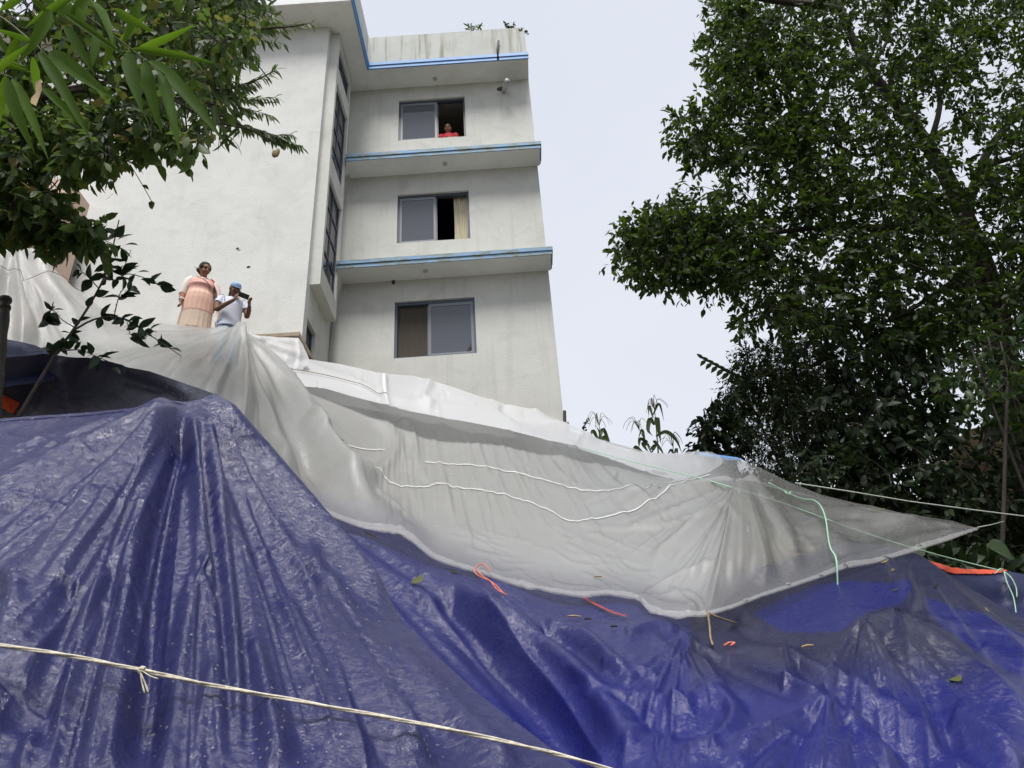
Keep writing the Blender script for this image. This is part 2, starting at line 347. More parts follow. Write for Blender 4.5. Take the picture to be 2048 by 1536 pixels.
BLUE_D = sheet_mat('blue_tarp_dull', (.06, .062, .12), (.065, .068, .11), .35, 0, .1, (.03, .03, .1), .3, .3, 1.5, ((.07, .07, .08), .4))
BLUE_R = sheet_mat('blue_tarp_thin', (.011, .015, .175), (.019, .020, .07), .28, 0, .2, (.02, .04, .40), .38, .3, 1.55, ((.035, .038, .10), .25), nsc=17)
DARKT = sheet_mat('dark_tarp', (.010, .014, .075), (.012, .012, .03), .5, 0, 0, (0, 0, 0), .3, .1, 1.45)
CLEAR = sheet_mat('clear_sheet', (.60, .60, .59), (.52, .52, .51), .22, .62, .30, (.74, .74, .72), .36, .8, 1.6, ((.46, .45, .41), .4), weave=.3, nsc=26, crk=.5)
WHITE = sheet_mat('white_sheet', (.77, .775, .79), (.74, .75, .78), .42, .5, .3, (.82, .83, .86), .32, .3, 1.5, ((.68, .68, .69), .3), weave=.4, nsc=14)
HEMCLEAR = sheet_mat('clear_hem', (.74, .74, .74), (.74, .74, .74), .25, .8, .3, (.8, .8, .8), .6, .6, 1.5)
SEAM = simple('seam_white', (.70, .70, .69), .5, .08, 30)

def inpoly(X, Y, poly):
    ins = np.zeros(X.shape, bool); n = len(poly)
    for i in range(n):
        x1, y1 = poly[i]; x2, y2 = poly[(i+1) % n]
        if y1 == y2: continue
        c = ((y1 > Y) != (y2 > Y)) & (X < (x2-x1)*(Y-y1)/(y2-y1)+x1); ins ^= c
    return ins
def polydist(X, Y, pts, closed=False):
    """distance to a polyline, fraction along it, signed side, nearest point"""
    pts = np.asarray(pts, float); seg = list(zip(pts[:-1], pts[1:]))
    if closed: seg.append((pts[-1], pts[0]))
    L = [np.linalg.norm(b-a) for a, b in seg]; T = sum(L); acc = 0
    D = np.full(X.shape, 1e9); TT = np.zeros(X.shape); SG = np.zeros(X.shape); NX = X.copy(); NY = Y.copy()
    for (a, b), l in zip(seg, L):
        if l < 1e-6: continue
        dx, dy = (b-a)/l
        s = np.clip((X-a[0])*dx+(Y-a[1])*dy, 0, l); qx = a[0]+s*dx; qy = a[1]+s*dy
        d = np.hypot(X-qx, Y-qy); m = d < D
        D = np.where(m, d, D); TT = np.where(m, (acc+s)/T, TT); SG = np.where(m, (X-a[0])*dy-(Y-a[1])*dx, SG)
        NX = np.where(m, qx, NX); NY = np.where(m, qy, NY); acc += l
    return D, TT, SG, NX, NY
def tps(ctrl, X, Y, lam=.02):
    c = np.array(ctrl, float); p = c[:, :2]/500.; n = len(p)
    K = lambda r2: np.where(r2 > 0, .5*r2*np.log(r2+1e-12), 0)
    r2 = ((p[:, None]-p[None])**2).sum(-1); A = np.zeros((n+3, n+3)); A[:n, :n] = K(r2)+lam*np.eye(n)
    A[:n, n] = 1; A[:n, n+1:] = p; A[n, :n] = 1; A[n+1:, :n] = p.T
    b = np.zeros(n+3); b[:n] = c[:, 2]; s = np.linalg.solve(A, b)
    q = np.stack([X.ravel(), Y.ravel()], 1)/500.; out = s[n]+q@s[n+1:]
    for i in range(n): out = out+s[i]*K(((q-p[i])**2).sum(1))
    return out.reshape(X.shape)
def sstep(x): x = np.clip(x, 0, 1); return x*x*(3-2*x)
SURF = {}
class Sheet:
    def __init__(s, outline, ctrl, folds, step=4, layer=None, rough_n=0, flow=None, seed=1, lam=.02, crease=(20, 110), ck=.16, kf=1.5):
        rng = np.random.default_rng(seed)
        ol = np.array(outline, float); x0, y0 = ol.min(0)-2*step; x1, y1 = ol.max(0)+2*step
        s.xs = np.arange(x0, x1, step); s.ys = np.arange(y0, y1, step); s.step = step
        X, Y = np.meshgrid(s.xs, s.ys); ins = inpoly(X, Y, ol)
        # snap the first ring outside to the outline so that the edge is clean
        D, _, _, NX, NY = polydist(X, Y, ol, True)
        near = (~ins) & (D < step*1.6); GX = np.where(near, NX, X); GY = np.where(near, NY, Y); ok = ins | near
        dirs = lambda x, y: fw+rt*((x-1024)/F)[..., None]+up*((768-y)/F)[..., None]
        cz = [(a, b, 1/((Yd/float(dirs(np.array(a), np.array(b))[1])))) for a, b, Yd in ctrl]
        iz = np.clip(tps(cz, GX, GY, lam), 1/16., 1/1.6)
        zc = 1/iz; d = dirs(GX, GY); base = d*zc[..., None]+EYEV
        gy_, gx_ = np.gradient(base, axis=(0, 1)) if False else (np.gradient(base, axis=0), np.gradient(base, axis=1))
        nrm = np.cross(gx_, gy_); nrm /= np.linalg.norm(nrm, axis=-1, keepdims=True)+1e-12
        flip = (nrm*d).sum(-1) > 0; nrm[flip] *= -1
        # soften the normals so that folds lift in one common direction locally
        H = np.zeros(X.shape); HV = np.zeros(X.shape)
        allf = list(folds)
        if rough_n:                                  # many small random creases, leaning along the flow of the cloth
            for i in range(rough_n):
                cx = rng.uniform(x0, x1); cy = rng.uniform(y0, y1); L = rng.uniform(*crease)
                ang = flow(cx, cy)+rng.normal(0, .35) if flow else rng.uniform(0, math.pi)
                if rng.random() < .22: ang += rng.normal(math.pi/2, .4)
                bx, by = math.cos(ang)*L/2, math.sin(ang)*L/2; j = rng.normal(0, L*.06, 2)
                allf.append(([(cx-bx, cy-by), (cx+j[0], cy+j[1]), (cx+bx, cy+by)], rng.uniform(2.2, 5.5), rng.choice([-1, 1, 1])*rng.uniform(.4, 1)*ck, 'n'))
        for f in allf:
            pts, wd, k = f[0], f[1], f[2]; mode = f[3] if len(f) > 3 else 'g'
            w0, w1 = (wd if isinstance(wd, tuple) else (wd, wd)); k0, k1 = (k if isinstance(k, tuple) else (k, k))
            pa = np.array(pts, float)
            if len(pa) > 2: pa = spline(pa, 6*len(pa))
            R = 3.2*max(w0, w1); i0, j0 = np.searchsorted(s.xs, pa[:, 0].min()-R), np.searchsorted(s.ys, pa[:, 1].min()-R)
            i1, j1 = np.searchsorted(s.xs, pa[:, 0].max()+R), np.searchsorted(s.ys, pa[:, 1].max()+R)
            if i1 <= i0 or j1 <= j0: continue
            sl = (slice(j0, j1), slice(i0, i1))
            Dd, T, SG, _, _ = polydist(GX[sl], GY[sl], pa)
            W = w0+(w1-w0)*T; Kk = k0+(k1-k0)*T
            u = Dd/W
            if mode == 'c': prof = np.exp(-u*1.3)                                   # sharp crest
            elif mode == 'a': prof = np.where(SG > 0, np.exp(-u*u), np.exp(-(u*3)**2))     # steep on one side
            elif mode == 'b': prof = np.where(SG < 0, np.exp(-u*u), np.exp(-(u*3)**2))
            else: prof = np.exp(-u*u)
            ends = 1. if mode in 'x' else sstep(T/.1+ (.25 if mode != 'n' else 0))*sstep((1-T)/.22+(.1 if mode != 'n' else 0))
            if mode == 'p': HV[sl] += Kk*W*zc[sl]/F*np.exp(-u*1.3)
            else: H[sl] += kf*Kk*W*zc[sl]/F*prof*ends
        vd = -d/np.linalg.norm(d, axis=-1, keepdims=True)      # folds stand out towards the viewer's side of the sheet
        pos = base+nrm*H[..., None]+vd*HV[..., None]
        idx = -np.ones(X.shape, int); idx[ok] = np.arange(ok.sum())
        a, b_, c, e = idx[:-1, :-1], idx[:-1, 1:], idx[1:, 1:], idx[1:, :-1]
        full = (a >= 0) & (b_ >= 0) & (c >= 0) & (e >= 0)
        cin = inpoly((X[:-1, :-1]+X[1:, 1:])/2, (Y[:-1, :-1]+Y[1:, 1:])/2, ol) | (ins[:-1, :-1] & ins[1:, 1:])
        anyin = ins[:-1, :-1] | ins[:-1, 1:] | ins[1:, 1:] | ins[1:, :-1]
        q = full & anyin
        s.faces = np.stack([e[q], c[q], b_[q], a[q]], 1)
        s.verts = pos[ok]; s.pos = pos; s.nrm = nrm; s.ol = ol
        s.rnd = (layer(GX, GY) if layer else np.zeros(X.shape))[ok]
        used = np.unique(s.faces); rem = -np.ones(len(s.verts), int); rem[used] = np.arange(len(used))
        s.verts = s.verts[used]; s.rnd = s.rnd[used]; s.faces = rem[s.faces]
    def p(s, x, y, off=0.0):
        i = np.clip((x-s.xs[0])/s.step, 0, len(s.xs)-1.001); j = np.clip((y-s.ys[0])/s.step, 0, len(s.ys)-1.001)
        a, b = int(i), int(j); u, v = i-a, j-b
        L = lambda A: (A[b, a]*(1-u)+A[b, a+1]*u)*(1-v)+(A[b+1, a]*(1-u)+A[b+1, a+1]*u)*v
        n = L(s.nrm); return L(s.pos)+n/np.linalg.norm(n)*off
    def n(s, x, y):
        a = s.p(x+s.step, y)-s.p(x-s.step, y); b = s.p(x, y+s.step)-s.p(x, y-s.step); n = np.cross(a, b); n /= np.linalg.norm(n)+1e-9
        return n if n@(EYEV-s.p(x, y)) > 0 else -n
    def build(s, name, mat, label):
        o = obj(name, s.verts, s.faces, mat, smooth=True, rnd=s.rnd); tag(o, label, 'tarp'); s.o = o; SURF[name] = s
        return o
    def ribbon(s, name, pts, wpx, mat, off=.006, n=60, wob=0, drop=0, seed=3):
        """strip of tape or hem lying on the sheet along a pixel path"""
        rng = np.random.default_rng(seed)
        c = spline(pts, n); v = []; f = []
        for i in range(n):
            t = c[min(i+1, n-1)]-c[max(i-1, 0)]; t /= np.linalg.norm(t); nn = np.array([-t[1], t[0]])
            ww = wpx*(1+rng.normal(0, wob)); jit = rng.normal(0, wob*wpx*.6, 2)
            a = c[i]+nn*ww/2+jit; b = c[i]-nn*ww/2+jit
            v += [s.p(*a, off), s.p(*c[i], off+rng.uniform(0, wob)*.05), s.p(*b, off)]
        for i in range(n-1): f += [(3*i, 3*i+1, 3*i+4, 3*i+3), (3*i+1, 3*i+2, 3*i+5, 3*i+4)]
        return obj(name, v, f, mat, s.o, True, rnd=np.full(len(v), .8 if mat is HEMCLEAR else 0.))
def fan(ap, tgt, n, w, k, rng, spread=.0, mode='g', start=.04):
    """pleats running out of an apex to points spread along a target polyline"""
    out = []; tg = np.array(tgt, float); T = spline(tg, 60) if len(tg) > 2 else np.linspace(tg[0], tg[1], 60)
    for i in range(n):
        u = (i+.5+rng.normal(0, .22))/n; q = T[int(np.clip(u*59, 0, 59))]; ap_ = np.array(ap, float)
        a = ap_+(q-ap_)*start; e = ap_+(q-ap_)*rng.uniform(.55, 1.)
        mid = (a+e)/2+rng.normal(0, 1, 2)*np.linalg.norm(e-a)*.02
        out.append(([tuple(a), tuple(mid), tuple(e)], (w*.35, w*rng.uniform(.7, 1.3)), (k*rng.uniform(.6, 1.2), k*rng.uniform(.25, .7)), mode))
    return out
def fan2(ap, tgt, n, w, k, rng, start=.03, c=.3):
    """long taut pleats that run the whole way from an apex to a target line"""
    out = []; T = spline(np.array(tgt, float), 120); ap_ = np.array(ap, float)
    for i in range(n):
        u = np.clip((i+.5+rng.normal(0, .3))/n, 0, 1); q = T[int(u*119)]; a = ap_+(q-ap_)*start*rng.uniform(.6, 2.5); e = ap_+(q-ap_)*rng.uniform(.7, 1.02); d = e-a; L = np.linalg.norm(d); p = np.array([-d[1], d[0]])/(L+1e-6)
        b = rng.normal(0, .018)*L; m1 = a+d*.33+p*b; m2 = a+d*.66+p*b*.8; ww = w*rng.choice([.5, .8, 1.2, 1.8], p=[.3, .3, .25, .15]); kk = k*rng.uniform(.6, 1.3)
        out.append(([tuple(a), tuple(m1), tuple(m2), tuple(e)], (ww*.22, ww), (kk, kk*rng.uniform(.5, .9)), 'c' if rng.random() < c else 'g'))
    return out
rng = np.random.default_rng(11)
# ------------------------------------------------------------------ front left blue tarp
o1 = [(-320, 872), (0, 838), (180, 825), (300, 814), (365, 806), (398, 800), (430, 789), (470, 838), (520, 905), (600, 1005), (680, 1105), (760, 1200), (850, 1290), (960, 1390), (1080, 1480), (1165, 1545), (1260, 1640), (1320, 1760), (-320, 1760)]
c1 = [(-320, 872, 4.6), (0, 838, 4.7), (180, 825, 4.75), (365, 806, 4.6), (430, 789, 4.75), (520, 905, 4.9), (600, 1005, 4.75), (680, 1105, 4.55), (760, 1200, 4.3), (850, 1290, 4.0), (960, 1390, 3.65), (1080, 1480, 3.3), (1260, 1640, 2.8),
      (400, 950, 4.05), (250, 1000, 3.75), (0, 1000, 3.8), (450, 1200, 3.4), (200, 1250, 3.05), (600, 1300, 3.3), (-200, 1250, 3.05), (350, 1500, 2.6), (0, 1536, 2.5), (700, 1500, 2.75), (950, 1536, 2.95), (0, 1760, 2.15), (500, 1760, 2.2), (1200, 1760, 2.6), (-320, 1760, 2.15)]
f1 = [([(425, 795), (510, 900), (600, 1008), (690, 1112), (800, 1245)], (14, 34), (.9, .7), 'g'),
      ([(392, 812), (450, 930), (490, 1040), (530, 1150), (580, 1290), (622, 1390), (690, 1560)], (9, 22), (.8, .7), 'c'),
      ([(440, 860), (520, 1000), (600, 1130), (700, 1290), (800, 1400), (960, 1560)], (18, 44), (-.55, -.6)),
      ([(430, 900), (478, 1010), (520, 1130), (570, 1260)], (16, 26), (-.3, -.3)),
      ([(376, 830), (386, 940), (398, 1060), (415, 1180), (432, 1320), (445, 1540)], (8, 16), (1.0, .8)),
      ([(404, 850), (418, 940), (432, 1060), (448, 1200), (470, 1400)], (7, 15), (.9, .6)),
      ([(360, 850), (352, 930), (330, 1060), (310, 1200), (300, 1380), (285, 1580)], (16, 52), (-.75, -.6)),
      ([(350, 820), (270, 950), (180, 1100), (95, 1260), (20, 1450)], (22, 62), (.55, .55)),
      ([(340, 850), (290, 990), (262, 1130), (240, 1290), (190, 1500)], (14, 34), (.5, .6)),
      ([(380, 1190), (360, 1300), (340, 1440), (320, 1600)], (18, 26), (.7, .7)),
      ([(150, 1190), (110, 1330), (60, 1500)], (26, 40), (-.6, -.5)), ([(235, 1130), (200, 1300), (150, 1470), (100, 1640)], (18, 30), (-.5, -.6)),
      ([(20, 1150), (38, 1240), (10, 1330), (-60, 1480)], (26, 40), (.6, .6)),
      ([(0, 1018), (120, 1020), (230, 1033), (300, 1028), (372, 1000)], 7, .55, 'c'), ([(0, 870), (110, 905), (215, 935)], 8, .45, 'c'),
      ([(362, 870), (372, 925), (392, 970)], 7, -1.1), ([(372, 925), (358, 985)], 6, -.6),
      ([(470, 1110), (540, 1120), (560, 1125)], 6, .4), ([(640, 1150), (690, 1260), (760, 1390), (860, 1540)], (20, 40), (.5, .6)),
      ([(610, 1080), (650, 1200), (720, 1360), (770, 1500)], (14, 26), (.45, .5)), ([(560, 1210), (640, 1380), (730, 1560)], (18, 32), (.5, .5)),
      ([(500, 1300), (530, 1420), (560, 1560)], (14, 26), (.5, .6)), ([(620, 1120), (655, 1235), (650, 1240)], 6, .6),
      ([(780, 1290), (900, 1420), (1040, 1560)], (18, 34), (.5, .6)), ([(260, 1330), (235, 1440), (210, 1560)], (14, 22), (.6, .7)),
      ([(0, 1400), (-60, 1560)], 30, .5), ([(80, 1420), (40, 1560)], 18, .5), ([(420, 1350), (400, 1450), (395, 1580)], (12, 18), (.6, .6)),
      # knotted crumple in the middle
      ([(390, 1140), (420, 1170)], 7, .9, 'c'), ([(410, 1130), (385, 1190)], 7, .8, 'c'), ([(360, 1200), (420, 1200)], 8, .6, 'c'), ([(400, 1160), (430, 1215)], 6, -.8), ([(375, 1165), (365, 1220)], 6, .8, 'c'),
      ([(205, 1210), (275, 1205)], 6, .5, 'c'), ([(250, 1175), (280, 1200), (285, 1240)], 8, .6)]
f1 += fan((375, 806), [(-100, 900), (-60, 1200), (-40, 1500)], 9, 26, .30, rng) + fan((395, 805), [(200, 1560), (900, 1600)], 11, 20, .35, rng)
fl1 = lambda x, y: math.atan2(y-780, x-385) if rng.random() < .55 else math.atan2(y-780, x-385)+1.45
f1 += fan2((380, 805), [(-200, 960), (-180, 1300), (-60, 1640), (300, 1680), (700, 1680), (1050, 1620)], 52, 20, .5, rng, c=.45)
S1 = Sheet(o1, c1, f1, 3, rough_n=300, flow=fl1, seed=5, crease=(20, 120), ck=.16, kf=1.7)
b1 = S1.build('blue_tarpaulin', BLUE, 'wet dark blue tarp hanging in long pleats at the front left, with water drops')
# the roll where the tarp turns back behind its right-hand ridge
v = []; f = []
edge = spline(o1[6:18], 120)
for i, q in enumerate(edge):
    a = S1.p(*q); vd = (a-EYEV)/np.linalg.norm(a-EYEV)
    for j, (b_, dn) in enumerate(((0, 0), (.035, .004), (.09, .03), (.17, .12), (.24, .28), (.30, .5))): v.append(a+vd*b_*1.4+np.array([.25*b_, .0, -dn]))
for i in range(119):
    for j in range(5): f.append((i*6+j, i*6+j+1, i*6+j+7, i*6+j+6))
obj('rolled_edge', v, f, BLUE, b1, True, rnd=np.zeros(len(v)))
S1.ribbon('hem', [(-318, 874), (0, 841), (180, 828), (300, 817), (372, 808)], 6, BLUE, .004, 70, .05)
# ------------------------------------------------------------------ upper back flap of blue tarp
o2 = [(-320, 775), (-100, 722), (20, 714), (100, 708), (200, 722), (300, 742), (400, 777), (434, 790), (425, 812), (365, 850), (180, 872), (0, 885), (-320, 920)]
c2 = [(-320, 775, 5.9), (20, 714, 5.75), (100, 708, 5.7), (200, 722, 5.55), (300, 742, 5.35), (400, 777, 5.0), (434, 790, 4.82), (400, 812, 4.86), (300, 790, 5.75), (200, 780, 6.05), (60, 780, 6.2), (365, 850, 5.1), (180, 850, 6.2), (0, 870, 6.3), (-320, 920, 6.2), (-200, 830, 6.2)]
f2 = [([(100, 712), (80, 760), (40, 830)], 20, -.4), ([(240, 740), (330, 770), (400, 795)], 16, .35), ([(150, 730), (260, 760), (380, 800)], 22, -.3), ([(120, 715), (140, 780), (150, 850)], 18, .3), ([(240, 765), (310, 782), (330, 780)], 7, .4, 'c')]
S2 = Sheet(o2, c2, f2, 4, layer=lambda X, Y: X*0+1, rough_n=90, flow=lambda x, y: .3, seed=6, ck=.15)
S2.build('blue_tarpaulin', BLUE_D, 'back flap of dark blue tarp behind the thorny sapling at left')
hb = MB(); q = [S2.p(-60, 745, .02), S2.p(2, 784, .02), S2.p(38, 806, .02), S2.p(28, 828, .02), S2.p(0, 812, .02), S2.p(-66, 770, .02)]
hb.add(q+[p_-np.array([0, -.012, .0]) for p_ in q], [(0, 1, 4, 5), (1, 2, 3, 4), (11, 10, 7, 6), (10, 9, 8, 7), (0, 5, 11, 6), (2, 8, 9, 3), (0, 6, 7, 1), (1, 7, 8, 2), (3, 9, 10, 4), (4, 10, 11, 5)])
tag(hb.build('hem', MATS['hem_orange'], S2.o), 'orange red hem strip at the left corner')
# dark sheet at the far left, behind the flap
S2b = Sheet([(-320, 640), (-60, 668), (20, 680), (70, 690), (120, 715), (110, 760), (-320, 820)], [(-320, 640, 6.3), (20, 680, 6.15), (120, 715, 6.0), (110, 760, 5.95), (-320, 820, 6.0)], [([(-40, 690), (60, 700)], 10, .5)], 5, rough_n=20, seed=3)
S2b.build('dark_tarpaulin', DARKT, 'dark navy sheet peeping out above the back flap beside the bamboo post')
# ------------------------------------------------------------------ right and middle blue tarp
o3 = [(430, 890), (560, 950), (640, 985), (760, 1010), (900, 1060), (1170, 1140), (1350, 1165), (1500, 1140), (1700, 1080), (1780, 1092), (1825, 1104), (1875, 1135), (1955, 1185), (2048, 1240), (2350, 1420), (2700, 1580), (2750, 1760), (820, 1760), (730, 1500), (560, 1250), (470, 1080)]
c3 = [(430, 890, 7.2), (470, 1080, 6.1), (560, 1250, 5.1), (730, 1500, 4.1), (820, 1760, 3.1), (2700, 1580, 4.6), (560, 960, 6.9), (620, 1080, 6.1), (700, 1250, 4.9), (860, 1500, 3.9), (940, 1760, 2.9), (700, 1050, 6.3), (760, 1010, 7.0), (900, 1060, 6.9), (1170, 1140, 6.3), (900, 1125, 6.0), (1170, 1195, 5.6), (1350, 1165, 6.0), (1350, 1200, 5.6), (1415, 1240, 5.25), (1500, 1150, 6.3), (1700, 1090, 6.9), (1700, 1135, 6.3), (1825, 1104, 6.45), (1955, 1185, 6.0), (2350, 1420, 5.0),
      (1600, 1260, 5.0), (1300, 1245, 4.95), (1550, 1230, 5.5), (1480, 1300, 4.75), (1725, 1252, 4.55), (1790, 1228, 4.85), (1570, 1300, 4.45), (1660, 1392, 3.85), (1250, 1275, 4.6), (1000, 1180, 5.35), (750, 1120, 5.75), (830, 1190, 5.3), (920, 1300, 4.75), (1040, 1400, 4.3), (1150, 1480, 3.85), (1200, 1380, 4.1), (1250, 1536, 3.45), (1400, 1536, 3.2), (1700, 1536, 3.3), (2048, 1536, 3.45), (2048, 1350, 4.6), (1900, 1300, 4.7), (1300, 1760, 2.7), (2300, 1760, 2.9), (1400, 1420, 3.85), (1850, 1420, 3.9)]
f3 = [([(640, 1045), (760, 1150), (900, 1235), (980, 1300)], (10, 22), (.6, .5)), ([(905, 1180), (1000, 1240), (1120, 1320), (1200, 1400), (1290, 1540)], (12, 30), (.8, .9)),
      ([(880, 1190), (960, 1290), (1060, 1390), (1190, 1540)], (26, 52), (-.9, -1.1)), ([(960, 1215), (1040, 1300), (1130, 1400), (1230, 1560)], (14, 22), (.7, .6), 'c'),
      ([(1090, 1255), (1170, 1275), (1230, 1330), (1275, 1375)], (9, 14), (.9, .8)), ([(1080, 1270), (1150, 1300), (1210, 1350)], (10, 14), (-.8, -.7)),
      ([(1360, 1265), (1420, 1300), (1530, 1345), (1655, 1392)], (7, 12), (1., 1.1), 'c'), ([(1380, 1290), (1500, 1350), (1620, 1400)], 16, -.6),
      ([(1250, 1270), (1310, 1250), (1360, 1265)], 10, .7), ([(1300, 1270), (1420, 1390), (1440, 1430)], (10, 18), (.5, .6)),
      ([(1655, 1395), (1600, 1440), (1530, 1480), (1450, 1515)], (9, 22), (.9, .7)), ([(1657, 1392), (1652, 1460), (1640, 1560)], (8, 22), (1.0, .8), 'c'), ([(1660, 1392), (1720, 1450), (1800, 1540)], (8, 22), (.9, .8)),
      ([(1625, 1430), (1590, 1490), (1560, 1560)], 18, -.6), ([(1690, 1440), (1710, 1490), (1725, 1560)], 14, -.6),
      ([(1570, 1300), (1580, 1345), (1560, 1380)], 10, 1., 'c'), ([(1575, 1298), (1620, 1330), (1660, 1340)], 9, .8), ([(1570, 1305), (1500, 1300), (1450, 1310)], 10, .6), ([(1590, 1330), (1640, 1370)], 12, -.7),
      ([(1656, 1336), (1740, 1395), (1850, 1480), (1960, 1570)], (10, 20), (.8, .8)), ([(1640, 1350), (1700, 1430), (1800, 1500), (1880, 1570)], (14, 30), (-.7, -.8)),
      ([(1726, 1248), (1690, 1290), (1655, 1335)], (10, 12), (1., .8)), ([(1726, 1248), (1745, 1320), (1760, 1380)], (8, 14), (1.2, .8), 'c'), ([(1728, 1250), (1780, 1330), (1830, 1400), (1890, 1500)], (9, 22), (.9, .7)), ([(1730, 1246), (1790, 1226)], 12, .9),
      ([(1792, 1226), (1815, 1300), (1880, 1380), (1960, 1470), (2060, 1560)], (9, 26), (1.2, .8)), ([(1792, 1228), (1850, 1270), (1960, 1370), (2080, 1460)], (10, 28), (.8, .6)), ([(1760, 1260), (1790, 1330), (1850, 1420), (1930, 1540)], (14, 28), (-.8, -.7)), ([(1830, 1290), (1900, 1380), (2000, 1480)], (12, 24), (-.5, -.6)),
      ([(1830, 1110), (1900, 1180), (1990, 1270), (2090, 1370)], (8, 26), (.6, .6)), ([(1800, 1100), (1830, 1200), (1900, 1290), (2050, 1420)], (10, 26), (.4, .5)), ([(1760, 1100), (1810, 1170), (1822, 1215), (1800, 1230)], (10, 14), (.6, .6)),
      ([(1400, 1235), (1470, 1245), (1510, 1260), (1540, 1250)], 9, .6), ([(1470, 1240), (1520, 1270), (1600, 1280)], 16, -.5),
      ([(1180, 1390), (1260, 1410), (1300, 1450), (1400, 1465), (1450, 1440)], (12, 20), (-.6, -.6)), ([(1140, 1350), (1200, 1385), (1290, 1400), (1400, 1420)], (9, 14), (.5, .6)), ([(1330, 1420), (1420, 1400), (1470, 1430), (1440, 1480), (1350, 1520)], (16, 20), (.8, .7)),
      ([(1310, 1440), (1320, 1540)], 7, .7, 'c'), ([(1290, 1390), (1350, 1410), (1390, 1430)], 7, .6, 'c'), ([(1010, 1250), (1140, 1250), (1300, 1255)], 9, .35), ([(830, 1150), (950, 1185), (1080, 1215)], 12, .4), ([(1480, 1480), (1560, 1470), (1640, 1480)], 7, .5, 'c'),
      ([(1900, 1440), (1990, 1500), (2060, 1570)], 18, .7), ([(1960, 1300), (2060, 1360)], 14, .4), ([(1420, 1500), (1500, 1540)], 12, .6), ([(1200, 1330), (1280, 1340), (1330, 1370)], 9, .6), ([(1400, 1290), (1440, 1370), (1530, 1400)], 14, .4)]
f3 += [([(1658, 1391), (1659, 1394)], 60, .8, 'p'), ([(1726, 1247), (1727, 1249)], 60, .8, 'p'), ([(1792, 1225), (1793, 1227)], 50, .7, 'p'), ([(1571, 1298), (1573, 1300)], 40, .8, 'p'), ([(1365, 1266), (1366, 1268)], 34, .6, 'p')]
f3 += fan((1726, 1250), [(1640, 1560), (2060, 1560)], 8, 17, .4, rng)+fan((1658, 1394), [(1450, 1580), (1850, 1580)], 7, 15, .4, rng)
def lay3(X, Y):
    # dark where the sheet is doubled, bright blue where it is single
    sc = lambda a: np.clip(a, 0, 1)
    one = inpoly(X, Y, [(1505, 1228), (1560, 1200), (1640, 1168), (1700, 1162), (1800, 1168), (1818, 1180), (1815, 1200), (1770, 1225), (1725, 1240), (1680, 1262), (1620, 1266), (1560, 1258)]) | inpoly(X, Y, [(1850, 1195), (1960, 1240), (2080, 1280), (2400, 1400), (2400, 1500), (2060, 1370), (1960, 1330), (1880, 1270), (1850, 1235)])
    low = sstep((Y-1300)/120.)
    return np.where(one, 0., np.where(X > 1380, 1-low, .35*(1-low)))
def fl3(x, y): return math.atan2(y-1180, x-700)+.15 if x < 1300 else math.atan2(y-1150, x-1600)
f3 += fan2((1726, 1249), [(1560, 1420), (1700, 1560), (1900, 1580), (2060, 1520)], 16, 12, .4, rng)+fan2((1792, 1226), [(1850, 1560), (2000, 1560), (2200, 1480), (2200, 1330)], 14, 13, .4, rng)+fan2((1658, 1393), [(1400, 1500), (1480, 1620), (1700, 1640), (1880, 1580)], 16, 13, .45, rng)+fan2((1365, 1266), [(1180, 1420), (1250, 1600), (1420, 1640), (1560, 1450)], 14, 12, .4, rng)+fan2((620, 1020), [(880, 1560), (1100, 1560), (1250, 1420), (1320, 1300)], 20, 16, .4, rng)+fan2((1826, 1106), [(1700, 1220), (1900, 1320), (2100, 1420), (2250, 1400)], 12, 9, .35, rng)
f3 += [([(1000, 1290), (1250, 1310), (1500, 1345)], 2.5, .5, 'c'), ([(1420, 1470), (1650, 1485), (1900, 1505)], 2.5, .5, 'c'), ([(1180, 1300), (1300, 1420), (1400, 1560)], 2.5, .5, 'c'), ([(1830, 1260), (1960, 1400), (2060, 1500)], 2.5, .5, 'c')]
S3 = Sheet(o3, c3, f3, 3, layer=lay3, rough_n=420, flow=fl3, seed=8, crease=(20, 130), ck=.2, kf=1.4)
S3.build('blue_tarpaulin', BLUE_R, 'bright blue crumpled tarp with small tent-like peaks covering the lower right slope')
# ------------------------------------------------------------------ dark tarp with the orange hem at the far right
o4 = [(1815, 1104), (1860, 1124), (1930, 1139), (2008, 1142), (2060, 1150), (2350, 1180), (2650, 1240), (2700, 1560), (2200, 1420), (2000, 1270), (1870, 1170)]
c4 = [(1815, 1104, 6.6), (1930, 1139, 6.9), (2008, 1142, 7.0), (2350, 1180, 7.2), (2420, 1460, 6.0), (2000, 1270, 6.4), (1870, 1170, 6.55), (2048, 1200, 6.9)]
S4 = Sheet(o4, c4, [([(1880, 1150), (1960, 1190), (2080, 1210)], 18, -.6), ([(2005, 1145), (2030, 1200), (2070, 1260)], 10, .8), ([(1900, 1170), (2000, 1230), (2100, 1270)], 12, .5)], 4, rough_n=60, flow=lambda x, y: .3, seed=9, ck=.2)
S4.build('blue_tarpaulin', DARKT, 'dark navy tarp edged with a bright orange hem at the far right below the bushes')
S4.ribbon('hem', [(1815, 1106), (1842, 1117), (1880, 1133), (1930, 1143), (1970, 1145), (2010, 1143)], 9, MATS['hem_orange'], .012, 60, .06)
